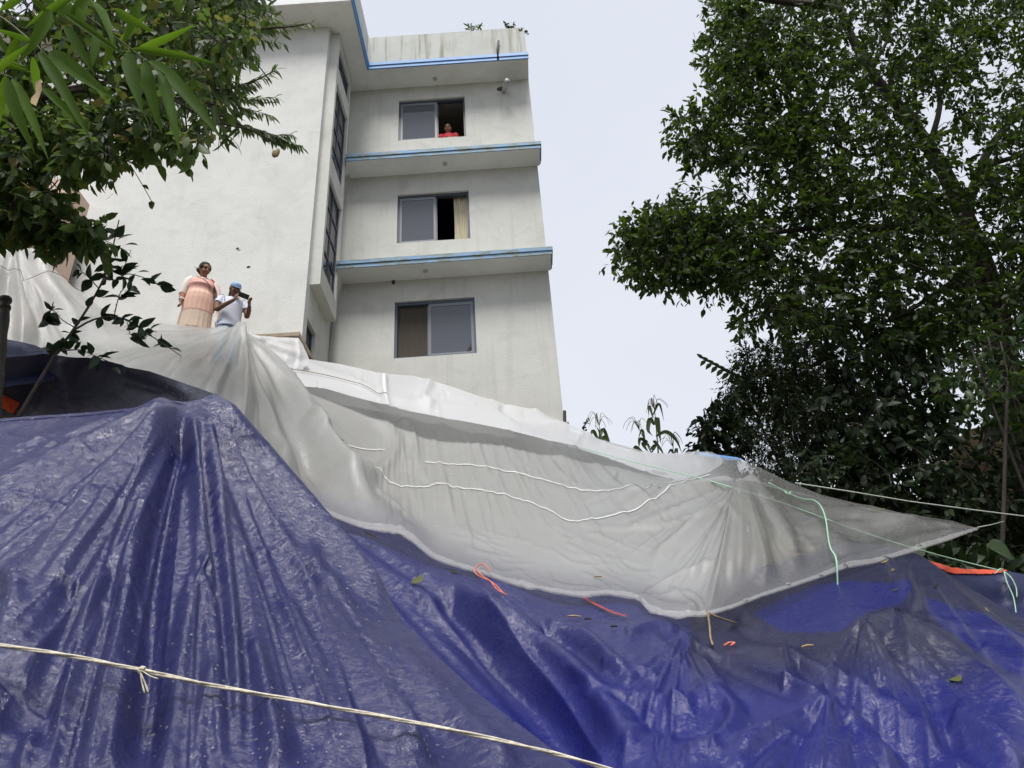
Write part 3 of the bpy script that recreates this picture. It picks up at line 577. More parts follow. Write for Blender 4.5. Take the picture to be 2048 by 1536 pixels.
# ------------------------------------------------------------------ large clear sheet
o5 = [(-320, 462), (-60, 490), (20, 496), (60, 508), (110, 545), (160, 598), (210, 634), (330, 652), (440, 661), (475, 664), (500, 684), (545, 716), (600, 750), (720, 780), (850, 800), (1000, 830), (1170, 870), (1300, 906), (1370, 907), (1475, 918), (1520, 935), (1580, 965), (1640, 990), (1700, 1004), (1800, 1029), (1890, 1044), (1960, 1057),
      (1900, 1081), (1830, 1104), (1750, 1128), (1690, 1140), (1600, 1170), (1520, 1196), (1460, 1220), (1415, 1233), (1355, 1240), (1300, 1228), (1272, 1200), (1220, 1191), (1170, 1196), (1120, 1190), (1050, 1178), (960, 1150), (880, 1125), (800, 1090), (720, 1058), (650, 1028), (610, 1000), (580, 985), (500, 900), (380, 850), (150, 790), (-320, 820)]
c5 = [(-320, 462, 8.3), (20, 496, 8.2), (110, 545, 8.5), (210, 634, 8.9), (330, 652, 9.2), (475, 664, 9.35), (100, 650, 7.5), (300, 720, 7.6), (100, 720, 6.9), (430, 800, 7.0), (-320, 820, 6.5), (150, 790, 6.5), (480, 760, 8.2), (545, 716, 9.4), (500, 900, 6.7), (580, 985, 6.35), (560, 850, 7.6), (640, 900, 7.7), (650, 1028, 6.1), (720, 1058, 5.95), (880, 1125, 5.65), (1050, 1178, 5.4), (1170, 1196, 5.3), (1300, 1228, 5.05), (1415, 1233, 4.95),
      (600, 760, 9.6), (720, 790, 9.95), (1000, 850, 10.6), (1100, 872, 10.9), (1200, 895, 10.9), (1300, 912, 10.8), (1475, 918, 9.9), (800, 950, 8.2), (1000, 1000, 7.7), (1000, 1100, 6.3), (1200, 1050, 7.0), (1250, 1130, 6.05), (1400, 1000, 7.4), (1485, 985, 6.6), (1640, 992, 7.8), (1800, 1030, 7.0), (1960, 1057, 6.6), (1690, 1138, 5.9), (1830, 1103, 6.3), (1560, 1180, 5.5), (1450, 1120, 5.7), (1560, 1080, 6.1), (1350, 1100, 6.2)]
f5 = [([(1485, 968), (1486, 972)], 80, .6, 'p'), ([(1485, 968), (1462, 1060), (1440, 1150), (1416, 1232)], (10, 14), (1.1, .9), 'c'),
      ([(1485, 968), (1440, 1020), (1330, 1055), (1220, 1060), (1140, 1046)], (7, 8), (.5, .3), 'b'),
      ([(1485, 968), (1600, 1010), (1760, 1045), (1950, 1057)], (10, 10), (.5, .4)), ([(1490, 972), (1560, 1060), (1600, 1160)], (9, 20), (.8, .5)), ([(1488, 972), (1520, 1090), (1530, 1180)], (8, 18), (.8, .5)), ([(1496, 974), (1640, 1070), (1720, 1120)], (9, 20), (.6, .5)),
      ([(1480, 972), (1380, 990), (1260, 990), (1150, 980)], (8, 12), (.5, .4)), ([(1480, 972), (1400, 975), (1300, 960)], (8, 12), (.5, .4)),
      ([(475, 664), (476, 668)], 60, .6, 'p'), ([(475, 666), (478, 740), (476, 800), (480, 880)], (7, 16), (1.2, .8), 'c'), ([(477, 668), (520, 760), (545, 860), (590, 960)], (8, 22), (.9, .7)), ([(474, 668), (420, 720), (330, 760)], (7, 18), (.8, .6), 'c'), ([(473, 668), (380, 690), (250, 690), (140, 670)], (7, 18), (.7, .5)),
      ([(475, 668), (450, 740), (400, 800)], (7, 16), (.8, .6)), ([(480, 668), (560, 750), (610, 850), (680, 950), (760, 1010)], (9, 34), (1.0, .9)), ([(490, 680), (530, 800), (570, 880), (650, 980)], (9, 24), (-.6, -.6)), ([(600, 850), (680, 960), (770, 1050), (870, 1110)], (18, 30), (.7, .6)), ([(640, 880), (720, 980), (780, 990)], (16, 20), (-.7, -.6)),
      ([(20, 500), (30, 600), (60, 700)], (10, 24), (.8, .6)), ([(15, 500), (-30, 620), (-60, 740)], (10, 24), (.8, .6)), ([(40, 505), (90, 590), (150, 650), (260, 670)], (10, 20), (.9, .5)), ([(60, 512), (130, 600), (200, 650)], (8, 14), (.9, .6)), ([(25, 505), (70, 640), (80, 720)], (8, 20), (-.6, -.5)), ([(50, 510), (110, 620), (180, 700)], (8, 18), (.6, .4)), ([(0, 560), (-10, 660)], 16, .5),
      ([(690, 790), (760, 840), (790, 900), (740, 960), (650, 975)], (12, 16), (.6, .5)), ([(800, 840), (830, 900), (810, 950)], 14, .4), ([(1280, 1195), (1320, 1215), (1400, 1225)], 14, .5), ([(1290, 1190), (1360, 1150), (1440, 1130)], 9, .5, 'c'), ([(1300, 1200), (1380, 1190), (1415, 1230)], 9, .5, 'c'), ([(1340, 1180), (1400, 1225)], 8, .6, 'c'),
      ([(1230, 950), (1280, 985), (1330, 1000)], 9, -.6), ([(1100, 900), (1180, 960), (1240, 1010), (1300, 1030)], (10, 14), (.5, -.5))]
for i in range(74):                      # the row of fine pleats hanging across the middle
    u = i/73; xa = 765+590*u+rng.normal(0, 5); ya = 845+100*u+rng.normal(0, 16); L = rng.uniform(110, 280)*(1-.35*u)
    dx = 10+190*u+rng.normal(0, 10)
    f5.append(([(xa, ya), (xa+dx*.3, ya+L*.5), (xa+dx*.75, ya+L)], (3.2, rng.uniform(4, 8)), (.3*(1-.5*u), rng.uniform(.35, .65)*(1-.75*u)), 'g'))
for i in range(40):
    xa = rng.uniform(850, 1250); ya = rng.uniform(1040, 1170); f5.append(([(xa, ya), (xa+rng.uniform(20, 60), ya+rng.uniform(10, 35)), (xa+rng.uniform(60, 130), ya+rng.uniform(20, 55))], 3.6, rng.uniform(.2, .45), 'n'))
f5 += fan((1485, 970), [(1430, 1230), (1560, 1180), (1740, 1125)], 12, 14, .5, rng)+fan((1485, 970), [(1140, 1000), (1250, 1100), (1400, 1210)], 10, 14, .4, rng)+fan((475, 667), [(300, 760), (420, 820), (540, 930)], 12, 13, .55, rng)+fan((475, 667), [(100, 640), (160, 720)], 6, 10, .5, rng)+fan((1958, 1057), [(1600, 980), (1560, 1100), (1620, 1160)], 10, 11, .4, rng, start=.1)+fan((20, 498), [(-200, 700), (60, 740), (260, 680)], 14, 14, .55, rng)
def lay5(X, Y):           # how clear the sheet is: milky in the middle, clearer near its lower edges
    d = sstep((X-1380)/160.)*.75
    e = 1-sstep(polydist(X, Y, o5[26:50])[0]/70.)
    return np.clip(.2+d*.8+e*.6, 0, 1)
def fl5(x, y): return math.atan2(y-970, x-1485) if x > 1250 else (math.atan2(y-665, x-475) if x < 700 else 1.15)
f5 += fan2((1485, 969), [(1130, 1000), (1190, 1120), (1330, 1212), (1415, 1230), (1560, 1178), (1750, 1124), (1930, 1064)], 44, 10, .42, rng)+fan2((475, 667), [(90, 640), (140, 730), (330, 780), (430, 840), (520, 930), (620, 1010), (760, 1065), (900, 1120)], 44, 11, .45, rng)+fan2((1958, 1057), [(1490, 930), (1540, 1060), (1600, 1165)], 18, 8, .35, rng)+fan2((20, 498), [(-260, 760), (60, 760), (200, 720), (300, 670)], 24, 10, .45, rng)
S5 = Sheet(o5, c5, f5, 2.6, layer=lay5, rough_n=260, flow=fl5, seed=12, crease=(20, 100), ck=.14, kf=1.5)
S5.build('clear_sheet', CLEAR, 'huge clear plastic sheet pulled to a peak, sweeping down across the slope')
for pts in ([(850, 928), (960, 935), (1080, 960), (1180, 988), (1260, 990), (1345, 975), (1420, 950)], [(870, 972), (1000, 990), (1090, 1020), (1150, 1045), (1240, 1030), (1330, 1000), (1390, 968)], [(668, 885), (720, 898), (768, 902)], [(740, 945), (800, 975), (870, 975)]):
    S5.ribbon('seam', pts, 1.4, SEAM, .010, 70, .05)
S5.ribbon('hem', [(1955, 1060), (1900, 1079), (1830, 1101), (1750, 1125), (1690, 1137), (1600, 1167), (1520, 1193), (1460, 1217), (1418, 1230)], 7, HEMCLEAR, .01, 110, .04)
S5.ribbon('hem', [(1412, 1231), (1355, 1236), (1300, 1224), (1272, 1198), (1220, 1188), (1170, 1191), (1120, 1186), (1050, 1173), (960, 1146), (880, 1120), (800, 1086), (720, 1055), (650, 1024), (610, 996)], 9, HEMCLEAR, .012, 150, .10)
for q in ((1690, 1137), (1575, 1172), (1640, 1154), (1490, 1205), (1770, 1118), (1840, 1096)):
    g = MB(); c = S5.p(*q, .02); n_ = S5.n(*q); a_ = np.cross(n_, [0, 0, 1]); a_ /= np.linalg.norm(a_); b_ = np.cross(n_, a_)
    g.tube([c+.014*(a_*math.cos(x)+b_*math.sin(x)) for x in np.linspace(0, 2*math.pi, 11)], .0035, 5, False); g.build('eyelet', MATS['metal_ring'], S5.o, True)
# ------------------------------------------------------------------ bright white sheet laid along the foot of the building
o6 = [(520, 716), (560, 712), (600, 716), (680, 728), (760, 746), (830, 752), (900, 772), (960, 793), (1010, 806), (1060, 818), (1130, 846), (1180, 872), (1240, 898), (1300, 912), (1370, 906), (1420, 908), (1440, 911), (1446, 928), (1420, 944), (1390, 954), (1350, 960), (1270, 938), (1170, 908), (1080, 887), (1000, 868), (900, 848), (820, 834), (700, 803), (600, 774), (545, 740)]
c6 = [(520, 716, 9.45), (600, 716, 10.3), (760, 746, 10.9), (900, 772, 11.5), (1060, 818, 12.0), (1130, 846, 12.0), (1180, 872, 11.8), (1300, 912, 11.0), (1370, 906, 10.6), (1476, 917, 9.85), (600, 774, 9.2), (700, 803, 9.35), (820, 834, 9.5), (1000, 868, 9.6), (1170, 908, 9.45), (1350, 960, 8.4), (1440, 940, 8.3), (800, 790, 10.2), (1000, 835, 10.8), (1200, 890, 10.9), (545, 740, 9.2)]
f6 = [([(765, 752), (768, 800), (774, 822)], 7, .9), ([(600, 725), (700, 760), (770, 790)], 8, .4), ([(600, 774), (820, 834), (1000, 868), (1170, 908), (1345, 962)], 8, .8), ([(860, 760), (845, 800), (870, 820)], 9, .5), ([(1000, 808), (1040, 840), (1120, 880)], (8, 14), (-.6, -.4)), ([(1060, 820), (1120, 860), (1200, 890)], 8, .6), ([(1100, 850), (1190, 890), (1300, 920)], 8, .5), ([(780, 800), (900, 815), (1050, 850), (1180, 895)], 9, .5), ([(1280, 915), (1340, 925), (1440, 915)], 12, .5), ([(1150, 890), (1260, 930), (1360, 945)], 10, -.4)]
S6 = Sheet(o6, c6, f6, 3, layer=lambda X, Y: .08+.3*sstep((X-1010)/100.)+.6*sstep((X-1200)/220.), rough_n=170, flow=lambda x, y: .35 if rng.random() < .6 else 1.4, seed=14, crease=(12, 60), ck=.3, kf=1.8)
S6.build('white_sheet', WHITE, 'bright white plastic sheet lying along the foot of the grey facade')
S6.ribbon('fold_strip', [(766, 752), (767, 780), (774, 822)], 7, SEAM, .01, 20, .05)
# sheet hung over the terrace edge beside the cap wearer
S7 = Sheet([(478, 668), (540, 674), (596, 676), (606, 690), (620, 722), (600, 745), (560, 735), (520, 720)], [(478, 668, 9.5), (540, 674, 9.75), (596, 676, 9.82), (606, 690, 9.9), (620, 722, 9.95), (560, 735, 9.55), (520, 720, 9.45)],
           [([(480, 672), (540, 690), (600, 712)], 6, .6), ([(500, 676), (550, 682), (596, 686)], 5, .5), ([(480, 680), (520, 705), (580, 725)], 6, .5), ([(596, 680), (600, 720)], 4, .8, 'c')], 3, rough_n=30, flow=lambda x, y: .35, seed=15, layer=lambda X, Y: X*0+.3)
S7.build('white_sheet', WHITE, 'small white sheet tucked under the terrace edge, right of the cap wearer')
# blue corner of tarp on the crest
S8 = Sheet([(1395, 904), (1440, 910), (1476, 915), (1484, 920), (1450, 921), (1400, 911)], [(1395, 902, 10.7), (1440, 908, 10.4), (1484, 920, 10.0), (1450, 922, 10.1)], [], 3)
S8.build('blue_tarpaulin', MATS['blue_clean'], 'thin light blue tarp edge lying on the crest behind the clear sheet')
# ------------------------------------------------------------------ the apartment building
def at_z(px, py, z): p = at(px, py, 10.)-EYEV; return p*((z-EYE)/p[2])+EYEV
def at_x(px, py, x): p = at(px, py, 10.)-EYEV; return p*(x/p[0])+EYEV
FY, LY, SX, RX, TOP = 12.6, 10.85, -3.5, .9, 17.1
B = empty('apartment_building', (SX, FY, 7.3), 'tall grey and white plastered apartment building with blue ledges and three sliding windows', 'building')
def bpart(name, boxes, mat, parent=B, **k):
    m_ = MB()
    for b_ in boxes: m_.box(*b_)
    o_ = m_.build(name, MATS[mat], parent); tag(o_, k.get('label')); return o_
bpart('wall', [(-15, SX, LY, LY+.2, 6.8, TOP)], 'wall_white', label='white plastered front wall of the left block')
WIN = [(-2.235, -.665, 15.32, 16.66), (-2.225, -.665, 12.29, 13.65), (-2.24, -.635, 9.44, 10.77)]
bx = []; zs = 6.8
x0, x1 = SX, RX
for (a, b_, c, d) in sorted(WIN, key=lambda q: q[2]):
    bx += [(x0, x1, FY, FY+.2, zs, c), (x0, a, FY, FY+.2, c, d), (b_, x1, FY, FY+.2, c, d)]; zs = d
bx.append((x0, x1, FY, FY+.2, zs, TOP))
bpart('wall', bx, 'wall_grey', label='grey plastered facade with the three windows')
# side of the left block with a small window low down
sw0, sw1 = at_x(622, 640, SX), at_x(640, 690, SX)
yA, yB = sorted((sw0[1], sw1[1])); zA, zB = 8.75, 9.45
yA = LY+.22; yB = yA+.55
bpart('wall', [(SX-.2, SX, LY+.2, FY, 6.8, zA), (SX-.2, SX, LY+.2, yA, zA, zB), (SX-.2, SX, yB, FY, zA, zB), (SX-.2, SX, LY+.2, FY, zB, TOP)], 'wall_grey', label='return wall of the left block')
sw = bpart('window', [(SX-.12, SX-.06, yA, yB, zA, zA+.05), (SX-.12, SX-.06, yA, yB, zB-.05, zB), (SX-.12, SX-.06, yA, yA+.05, zA+.05, zB-.05), (SX-.12, SX-.06, yB-.05, yB, zA+.05, zB-.05)], 'frame_blue')
bpart('pane', [(SX-.10, SX-.08, yA+.05, yB-.05, zA+.05, zB-.05)], 'dark_glass', sw)
# tall projecting window bay on that side
pA = at_x(619, 569, SX); YN = pA[1]; ZB = pA[2]
pB = at(640, 569, YN); BX = pB[0]; pC = at_x(671, 654, BX); YFAR = min(pC[1], FY-.12)
hd = [(SX, BX, YN, YN+.10, ZB, TOP), (SX, BX, YFAR-.10, YFAR, ZB, TOP)]
ops = [(ZB+.42, ZB+2.75), (ZB+3.25, ZB+5.45), (ZB+5.95, TOP-.35)]; z_ = ZB
for a, b_ in ops: hd.append((SX, BX, YN+.10, YFAR-.10, z_, a)); z_ = b_
hd.append((SX, BX, YN+.10, YFAR-.10, z_, TOP))
bpart('window_bay', hd, 'wall_grey', label='tall projecting bay of narrow windows on the return wall')
for a, b_ in ops:
    n_ = 4; fr = [(BX-.10, BX-.05, YN+.10, YN+.15, a, b_), (BX-.10, BX-.05, YFAR-.15, YFAR-.10, a, b_), (BX-.10, BX-.05, (YN+YFAR)/2-.02, (YN+YFAR)/2+.02, a, b_)]
    for i in range(n_+1): zz = a+(b_-a-.05)*i/n_; fr += [(BX-.098, BX-.052, YN+.15, (YN+YFAR)/2-.02, zz, zz+.05), (BX-.098, BX-.052, (YN+YFAR)/2+.02, YFAR-.15, zz, zz+.05)]
    wf = bpart('window', fr, 'frame_metal')
    for i in range(n_):
        for ya, yb in ((YN+.15, (YN+YFAR)/2-.02), ((YN+YFAR)/2+.02, YFAR-.15)):
            za = a+(b_-a-.05)*i/n_+.05; zb = a+(b_-a-.05)*(i+1)/n_; bpart('pane', [(BX-.08, BX-.07, ya, yb, za, zb)], 'dark_glass', wf)
# shell: right side, back, floors, roof
bpart('wall', [(RX-.2, RX, FY+.2, 18, 6.8, TOP), (-15, RX-.2, 17.8, 18, 6.8, TOP), (SX-.2, SX-.001, FY, 17.8, 6.8, TOP), (-15, -14.8, LY+.2, 17.8, 6.8, TOP)], 'wall_grey', label='side and back walls')
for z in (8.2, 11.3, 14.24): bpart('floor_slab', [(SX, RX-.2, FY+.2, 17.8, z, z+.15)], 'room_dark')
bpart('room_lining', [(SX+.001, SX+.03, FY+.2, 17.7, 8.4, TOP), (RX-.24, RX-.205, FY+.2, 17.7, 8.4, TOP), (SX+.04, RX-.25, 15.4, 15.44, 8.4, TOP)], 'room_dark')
bpart('roof_slab', [(-15, -2.9, 10.25, 18, TOP, TOP+.18), (-2.9, RX, 12.03, 18, TOP, TOP+.18)], 'soffit', label='wide overhanging roof soffit')
# blue cornice: two stepped bands
def bands(segs, z0, h, mat, parent):
    for s0, s1, prou in ((z0-.004, z0+h*.46, .022), (z0+h*.50, z0+h, .042)):
        m_ = MB()
        for sg in segs: m_.box(*sg(prou, s0, s1))
        m_.build('band', MATS[mat], parent)
co = bpart('cornice', [(-2.9, -2.885, 10.25, 12.015, TOP+.003, TOP+.178), (-2.885, RX, 12.015, 12.03, TOP+.003, TOP+.178)], 'blue_clean')
bands([lambda p, a, b_: (-2.885, -2.885+p, 10.2, 12.015-p, a, b_), lambda p, a, b_: (-2.885, RX+.012, 12.015-p, 12.015, a, b_)], TOP, .185, 'blue_clean', co)
PZ = TOP+.18
bpart('parapet', [(-2.98, -2.90, 10.25, 12.03, PZ, PZ+1.02), (-2.9, RX-.02, 12.05, 12.16, PZ, PZ+1.02), (RX-.13, RX-.02, 12.16, 18, PZ, PZ+1.02)], 'parapet', label='stained concrete roof parapet')
for zs, xl in ((14.24, -3.28), (11.3, -3.33)):
    l_ = bpart('ledge', [(xl, RX+.05, 12.09, FY, zs, zs+.17)], 'soffit', label='projecting slab ledge between storeys')
    bands([lambda p, a, b_: (xl-.004, RX+.05+p, 12.09-p, 12.089, a, b_), lambda p, a, b_: (RX+.051, RX+.05+p, 12.0895, FY-.05, a, b_)], zs, .175, 'blue_paint', l_)
    bpart('ledge_top', [(xl, RX+.04, 12.10, FY, zs+.17, zs+.19)], 'parapet', l_)
for (px_, py_, zs) in ((870, 157, TOP), (890, 327, 14.24), (851, 541, 11.3)):
    c_ = at_z(px_, py_, zs); m_ = MB(); m_.tube([c_-[0, 0, .001], c_-[0, 0, .012]], .062, 18); l_ = m_.build('soffit_lamp', MATS['lamp_white'], B, False)
    m_ = MB(); m_.tube([c_-[0, 0, .012], c_-[0, 0, .03], c_-[0, 0, .04]], [.05, .048, .03], 18); m_.build('diffuser', MATS['pvc_grey'], l_, True)
def window(x0, x1, z0, z1, mid, sash_left, fm, sm, track):
    y0, y1 = FY+.05, FY+.15; t_ = .045
    f_ = bpart('window', [(x0, x1, y0, y1, z0, z0+t_), (x0, x1, y0, y1, z1-t_*1.3, z1), (x0, x0+t_, y0, y1, z0+t_, z1-t_*1.3), (x1-t_, x1, y0, y1, z0+t_, z1-t_*1.3)], fm)
    a, b_ = (x0+t_, mid) if sash_left else (mid, x1-t_)
    s_ = .045; ya, yb = y0+.012, y0+.042; za, zb = z0+t_, z1-t_*1.3
    bpart('sash', [(a, b_, ya, yb, za, za+s_), (a, b_, ya, yb, zb-s_*1.6, zb), (a, a+s_, ya, yb, za+s_, zb-s_*1.6), (b_-s_*1.1, b_, ya, yb, za+s_, zb-s_*1.6)], sm, f_)
    bpart('pane', [(a+s_, b_-s_*1.1, ya+.01, ya+.018, za+s_, zb-s_*1.6)], 'tinted_glass', f_)
    # second leaf slid behind, its edges show beside the first
    a2, b2 = (a+.03, b_+.025) if sash_left else (a-.03, b_-.02); ya, yb = y0+.055, y0+.085
    bpart('sash', [(a2, a2+.03, ya, yb, za, zb), (b2-.03, b2, ya, yb, za, zb), (a2+.03, b2-.03, ya, yb, za, za+.04), (a2+.03, b2-.03, ya, yb, zb-.05, zb)], sm, f_)
    bpart('pane', [(a2+.03, b2-.03, ya+.01, ya+.016, za+.04, zb-.05)], 'tinted_glass', f_)
    return f_
W = WIN
w1_ = window(*W[0], W[0][0]+.57*1.57, True, 'frame_metal', 'sash_metal', 2)
w2_ = window(*W[1], W[1][0]+.53*1.56, True, 'frame_metal', 'sash_metal', 2)
w3_ = window(*W[2], W[2][0]+.42*1.6, False, 'frame_blue', 'sash_metal', 2)
a, b_, c, d = W[2]; gm = a+.42*1.6
bpart('insect_screen', [(a+.045, gm, FY+.125, FY+.128, c+.045, d-.06)], 'mesh_screen', w3_)
for i in range(6): zz = c+.1+i*.2; bpart('grille_bar', [(a+.045, gm+.1, FY+.17, FY+.182, zz, zz+.014)], 'grille', w3_)
for i in range(6): xx = a+.08+i*.115; bpart('grille_bar', [(xx, xx+.012, FY+.183, FY+.195, c+.05, d-.06)], 'grille', w3_)
# tape mark on the lower pane
bpart('tape_mark', [(b_-.17, b_-.10, FY+.052, FY+.058, c+.16, c+.18), (b_-.19, b_-.12, FY+.052, FY+.058, c+.10, c+.12), (b_-.13, b_-.11, FY+.052, FY+.058, c+.18, c+.25)], 'hole_dark', w3_)
def curtain(x0, x1, z0, z1, y, mat, label, nfold):
    n = 90; v = []; f = []
    for i in range(n):
        u = i/(n-1); yy = y+.028*math.sin(u*nfold*2*math.pi+.6*math.sin(u*9)); 
        for z in np.linspace(z0, z1, 8): k_ = (z-z0)/(z1-z0); v.append((x0+(x1-x0)*u+.012*math.sin(7*u+3*k_), yy*(1)+.01*math.sin(5*k_+u*20), z))
    for i in range(n-1):
        for j in range(7): f.append((i*8+j, (i+1)*8+j, (i+1)*8+j+1, i*8+j+1))
    o_ = obj('curtain', v, f, MATS[mat], smooth=True); return tag(o_, label, 'curtain')
curtain(-1.02, -.60, 12.2, 13.7, FY+.20, 'curtain_cream', 'cream pleated curtain hanging in the middle window', 11)
curtain(a-.05, gm+.15, 9.3, 10.85, FY+.26, 'curtain_brown', 'dim brown curtain behind the grille of the lowest window', 7)
# small fittings on the facade
m_ = MB(); c_ = at(1004, 178, FY); m_.ball(c_+[0, -.0, 0], (.13, .012, .085), 14, 6); m_.build('wall_hole', MATS['hole_dark'], B, True)
m_ = MB(); e_ = at(1014, 163, FY-.42); m_.tube([c_+[0, .15, -.02], e_], .058, 14); q_ = m_.build('vent_pipe', MATS['pvc_grey'], B, True)
m_ = MB(); d_ = (e_-c_)/np.linalg.norm(e_-c_); m_.tube([e_-d_*.05, e_+d_*.02], .068, 14); m_.build('pipe_collar', MATS['pvc_grey'], q_, True)
m_ = MB(); m_.tube([at(997, 82, 12.0), at(995, 98, 11.99), at(996, 119, 11.99)], .028, 8); m_.build('drain_spout', MATS['pipe_dark'], B, True)
m_ = MB(); m_.tube(spline([at(688, 345, FY-.03), at(684, 420, FY-.03), at(679, 500, FY-.035)], 12), .018, 8); m_.build('conduit', MATS['pvc_grey'], B, True)
m_ = MB(); m_.tube(spline([at(676, 545, FY-.03), at(668, 640, FY-.035), at(657, 725, FY-.04)], 12), .02, 8); m_.build('conduit', MATS['pvc_grey'], B, True)
m_ = MB(); c_ = at(787, 566, FY); m_.box(c_[0]-.03, c_[0]+.03, FY-.03, FY+.01, c_[2]-.03, c_[2]+.05); m_.build('wall_mark', MATS['pipe_dark'], B)  # small dark block standing for a square stain below the ledge
for (x, y, rx, rz) in ((497, 534, .035, .028), (475, 497, .03, .025)):
    c_ = at(x, y, LY); m_ = MB(); m_.ball(c_, (rx, .008, rz), 10, 6); m_.build('wall_hole', MATS['hole_dark'], B, True)
for (x, y, rx, rz) in ((478, 500, .03, .02),):
    c_ = at(x, y, LY); m_ = MB(); m_.ball(c_, (rx, .004, rz), 10, 6); m_.build('plaster_chip', MATS['chip_grey'], B, True)
m_ = MB(); c_ = at(136, 553, LY-.02); m_.ball(c_, (.05, .03, .06), 8, 6); m_.build('wall_hole', MATS['hole_dark'], B, True)
# raised terrace edge that the two women stand behind
TZ = at(600, 663, 9.9)[2]
bpart('terrace', [(-15, at(600, 663, 9.9)[0]-.06, 9.95, LY, 6.8, TZ-.07)], 'plinth', label='raised terrace in front of the left block')
tc_ = MB(); x_ = at(600, 663, 9.9)[0]
for i in range(14):                      # coping stones
    xa = x_-.5*(i+1); tc_ = MB(); dz = random.uniform(-.006, .006); tc_.box(xa+.006, xa+.494, 9.9+random.uniform(0, .012), 10.05, TZ-.07, TZ+dz); tc_.build('coping_stone', MATS['plinth'], B)
for i in range(4): tc_ = MB(); tc_.box(x_-.10, x_, 10.056+i*.25, 10.30+i*.25, TZ-.07, TZ+random.uniform(-.006, .006)); tc_.build('coping_stone', MATS['plinth'], B)
c0, c1 = at(1075, 822, FY-.05), at(1120, 836, FY-.05)
bpart('plinth_ledge', [(.0, RX+.08, FY-.14, FY, 7.62, 7.76), (RX, RX+.08, FY, 14, 7.62, 7.76)], 'plinth')
m_ = MB(); m_.tube([at(1130, 862, FY-.1), at(1129, 822, FY-.1)], .03, 8); tag(m_.build('pipe_stub', MATS['pipe_dark'], B), 'dark upright pipe stub at the right foot of the facade')
# ------------------------------------------------------------------ peach house with a railed balcony, far left
hx = at(68, 500, 9.6)[0]; hz = at(60, 505, 9.6)[2]; ht = at(60, 335, 9.6)[2]
H = empty('neighbour_house', (hx-1.5, 10.2, 7.4), 'peach house with brown spiked balcony railing, mostly hidden by leaves at the left edge', 'house')
ry = at(40, 487, 9.6)[2]
bpart('wall', [(-15, hx-.75, 9.9, 10.6, 7.2, ht), (hx-.75, hx-.05, 9.9, 10.6, 7.2, hz), (hx-.75, hx-.05, 9.9, 10.6, hz+1.25, ht), (hx-.05, hx, 9.9, 10.6, 7.2, ht)], 'peach', H)
bpart('balcony_slab', [(hx-3, hx, 9.55, 9.9, hz-.1, hz+.03)], 'curtain_brown', H)
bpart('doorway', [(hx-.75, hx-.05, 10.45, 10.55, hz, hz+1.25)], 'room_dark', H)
bpart('railing', [(hx-3, hx, 9.56, 9.6, hz+.12, hz+.17)], 'curtain_brown', H)
for i in range(26): m_ = MB(); xx = hx-.02-i*.11; m_.tube([(xx, 9.58, hz+.03), (xx, 9.58, hz+.12), (xx, 9.58, hz+.20), (xx, 9.58, hz+.27)], [.012, .012, .012, .002], 6); m_.build('baluster', MATS['curtain_brown'], H)
# ------------------------------------------------------------------ leaves
def leaf_shape(kind):
    """unit leaf, length 1 along +Y, folded along the midrib"""
    prof = dict(oval=[(.0, .02), (.18, .19), (.42, .27), (.7, .19), (.9, .07), (1, 0)], lance=[(.0, .02), (.2, .105), (.45, .13), (.75, .085), (1, 0)], bamboo=[(.0, .015), (.10, .065), (.3, .095), (.6, .075), (.85, .035), (1, 0)], tri=[(0, .04), (.3, .23), (.65, .2), (1, .01)],
                narrow=[(0, .02), (.35, .14), (1, 0)], heart=[(0, .12), (.05, .33), (.25, .42), (.55, .33), (.8, .15), (1, 0)])[kind]
    v = []; f = []; n = len(prof)
    if kind == 'tri':                      # cheap leaf for the far mass: one blade without a midrib
        for y, w_ in prof: v += [(-w_, y, -.18*y*y), (w_, y, -.18*y*y)]
        return np.array(v), [(2*i, 2*i+1, 2*i+3, 2*i+2) for i in range(n-1)]
    for y, w_ in prof:
        dz = -.18*y*y; v += [(-w_, y, dz+w_*.35), (0, y, dz), (w_, y, dz+w_*.35)]
    for i in range(n-1): a = 3*i; f += [(a, a+1, a+4, a+3), (a+1, a+2, a+5, a+4)]
    return np.array(v), f
LEAF = {k: leaf_shape(k) for k in ('oval', 'lance', 'bamboo', 'tri', 'narrow', 'heart')}
LEAFME = {}
def leaf_mesh(kind, mat):
    key = (kind, mat.name)
    if key not in LEAFME:
        v, f = LEAF[kind]; me = bpy.data.meshes.new('leaf'); me.from_pydata(v.tolist(), [], f); me.materials.append(mat)
        a_ = me.attributes.new('rnd', 'FLOAT', 'POINT'); a_.data.foreach_set('value', np.full(len(v), .5, np.float32)); me.polygons.foreach_set('use_smooth', np.ones(len(f), bool)); LEAFME[key] = me
    return LEAFME[key]
def frame(d, upv):
    d = d/np.linalg.norm(d); x = np.cross(d, upv); n_ = np.linalg.norm(x); x = x/n_ if n_ > 1e-6 else np.array([1., 0, 0]); return np.stack([x, d, np.cross(x, d)], 1)
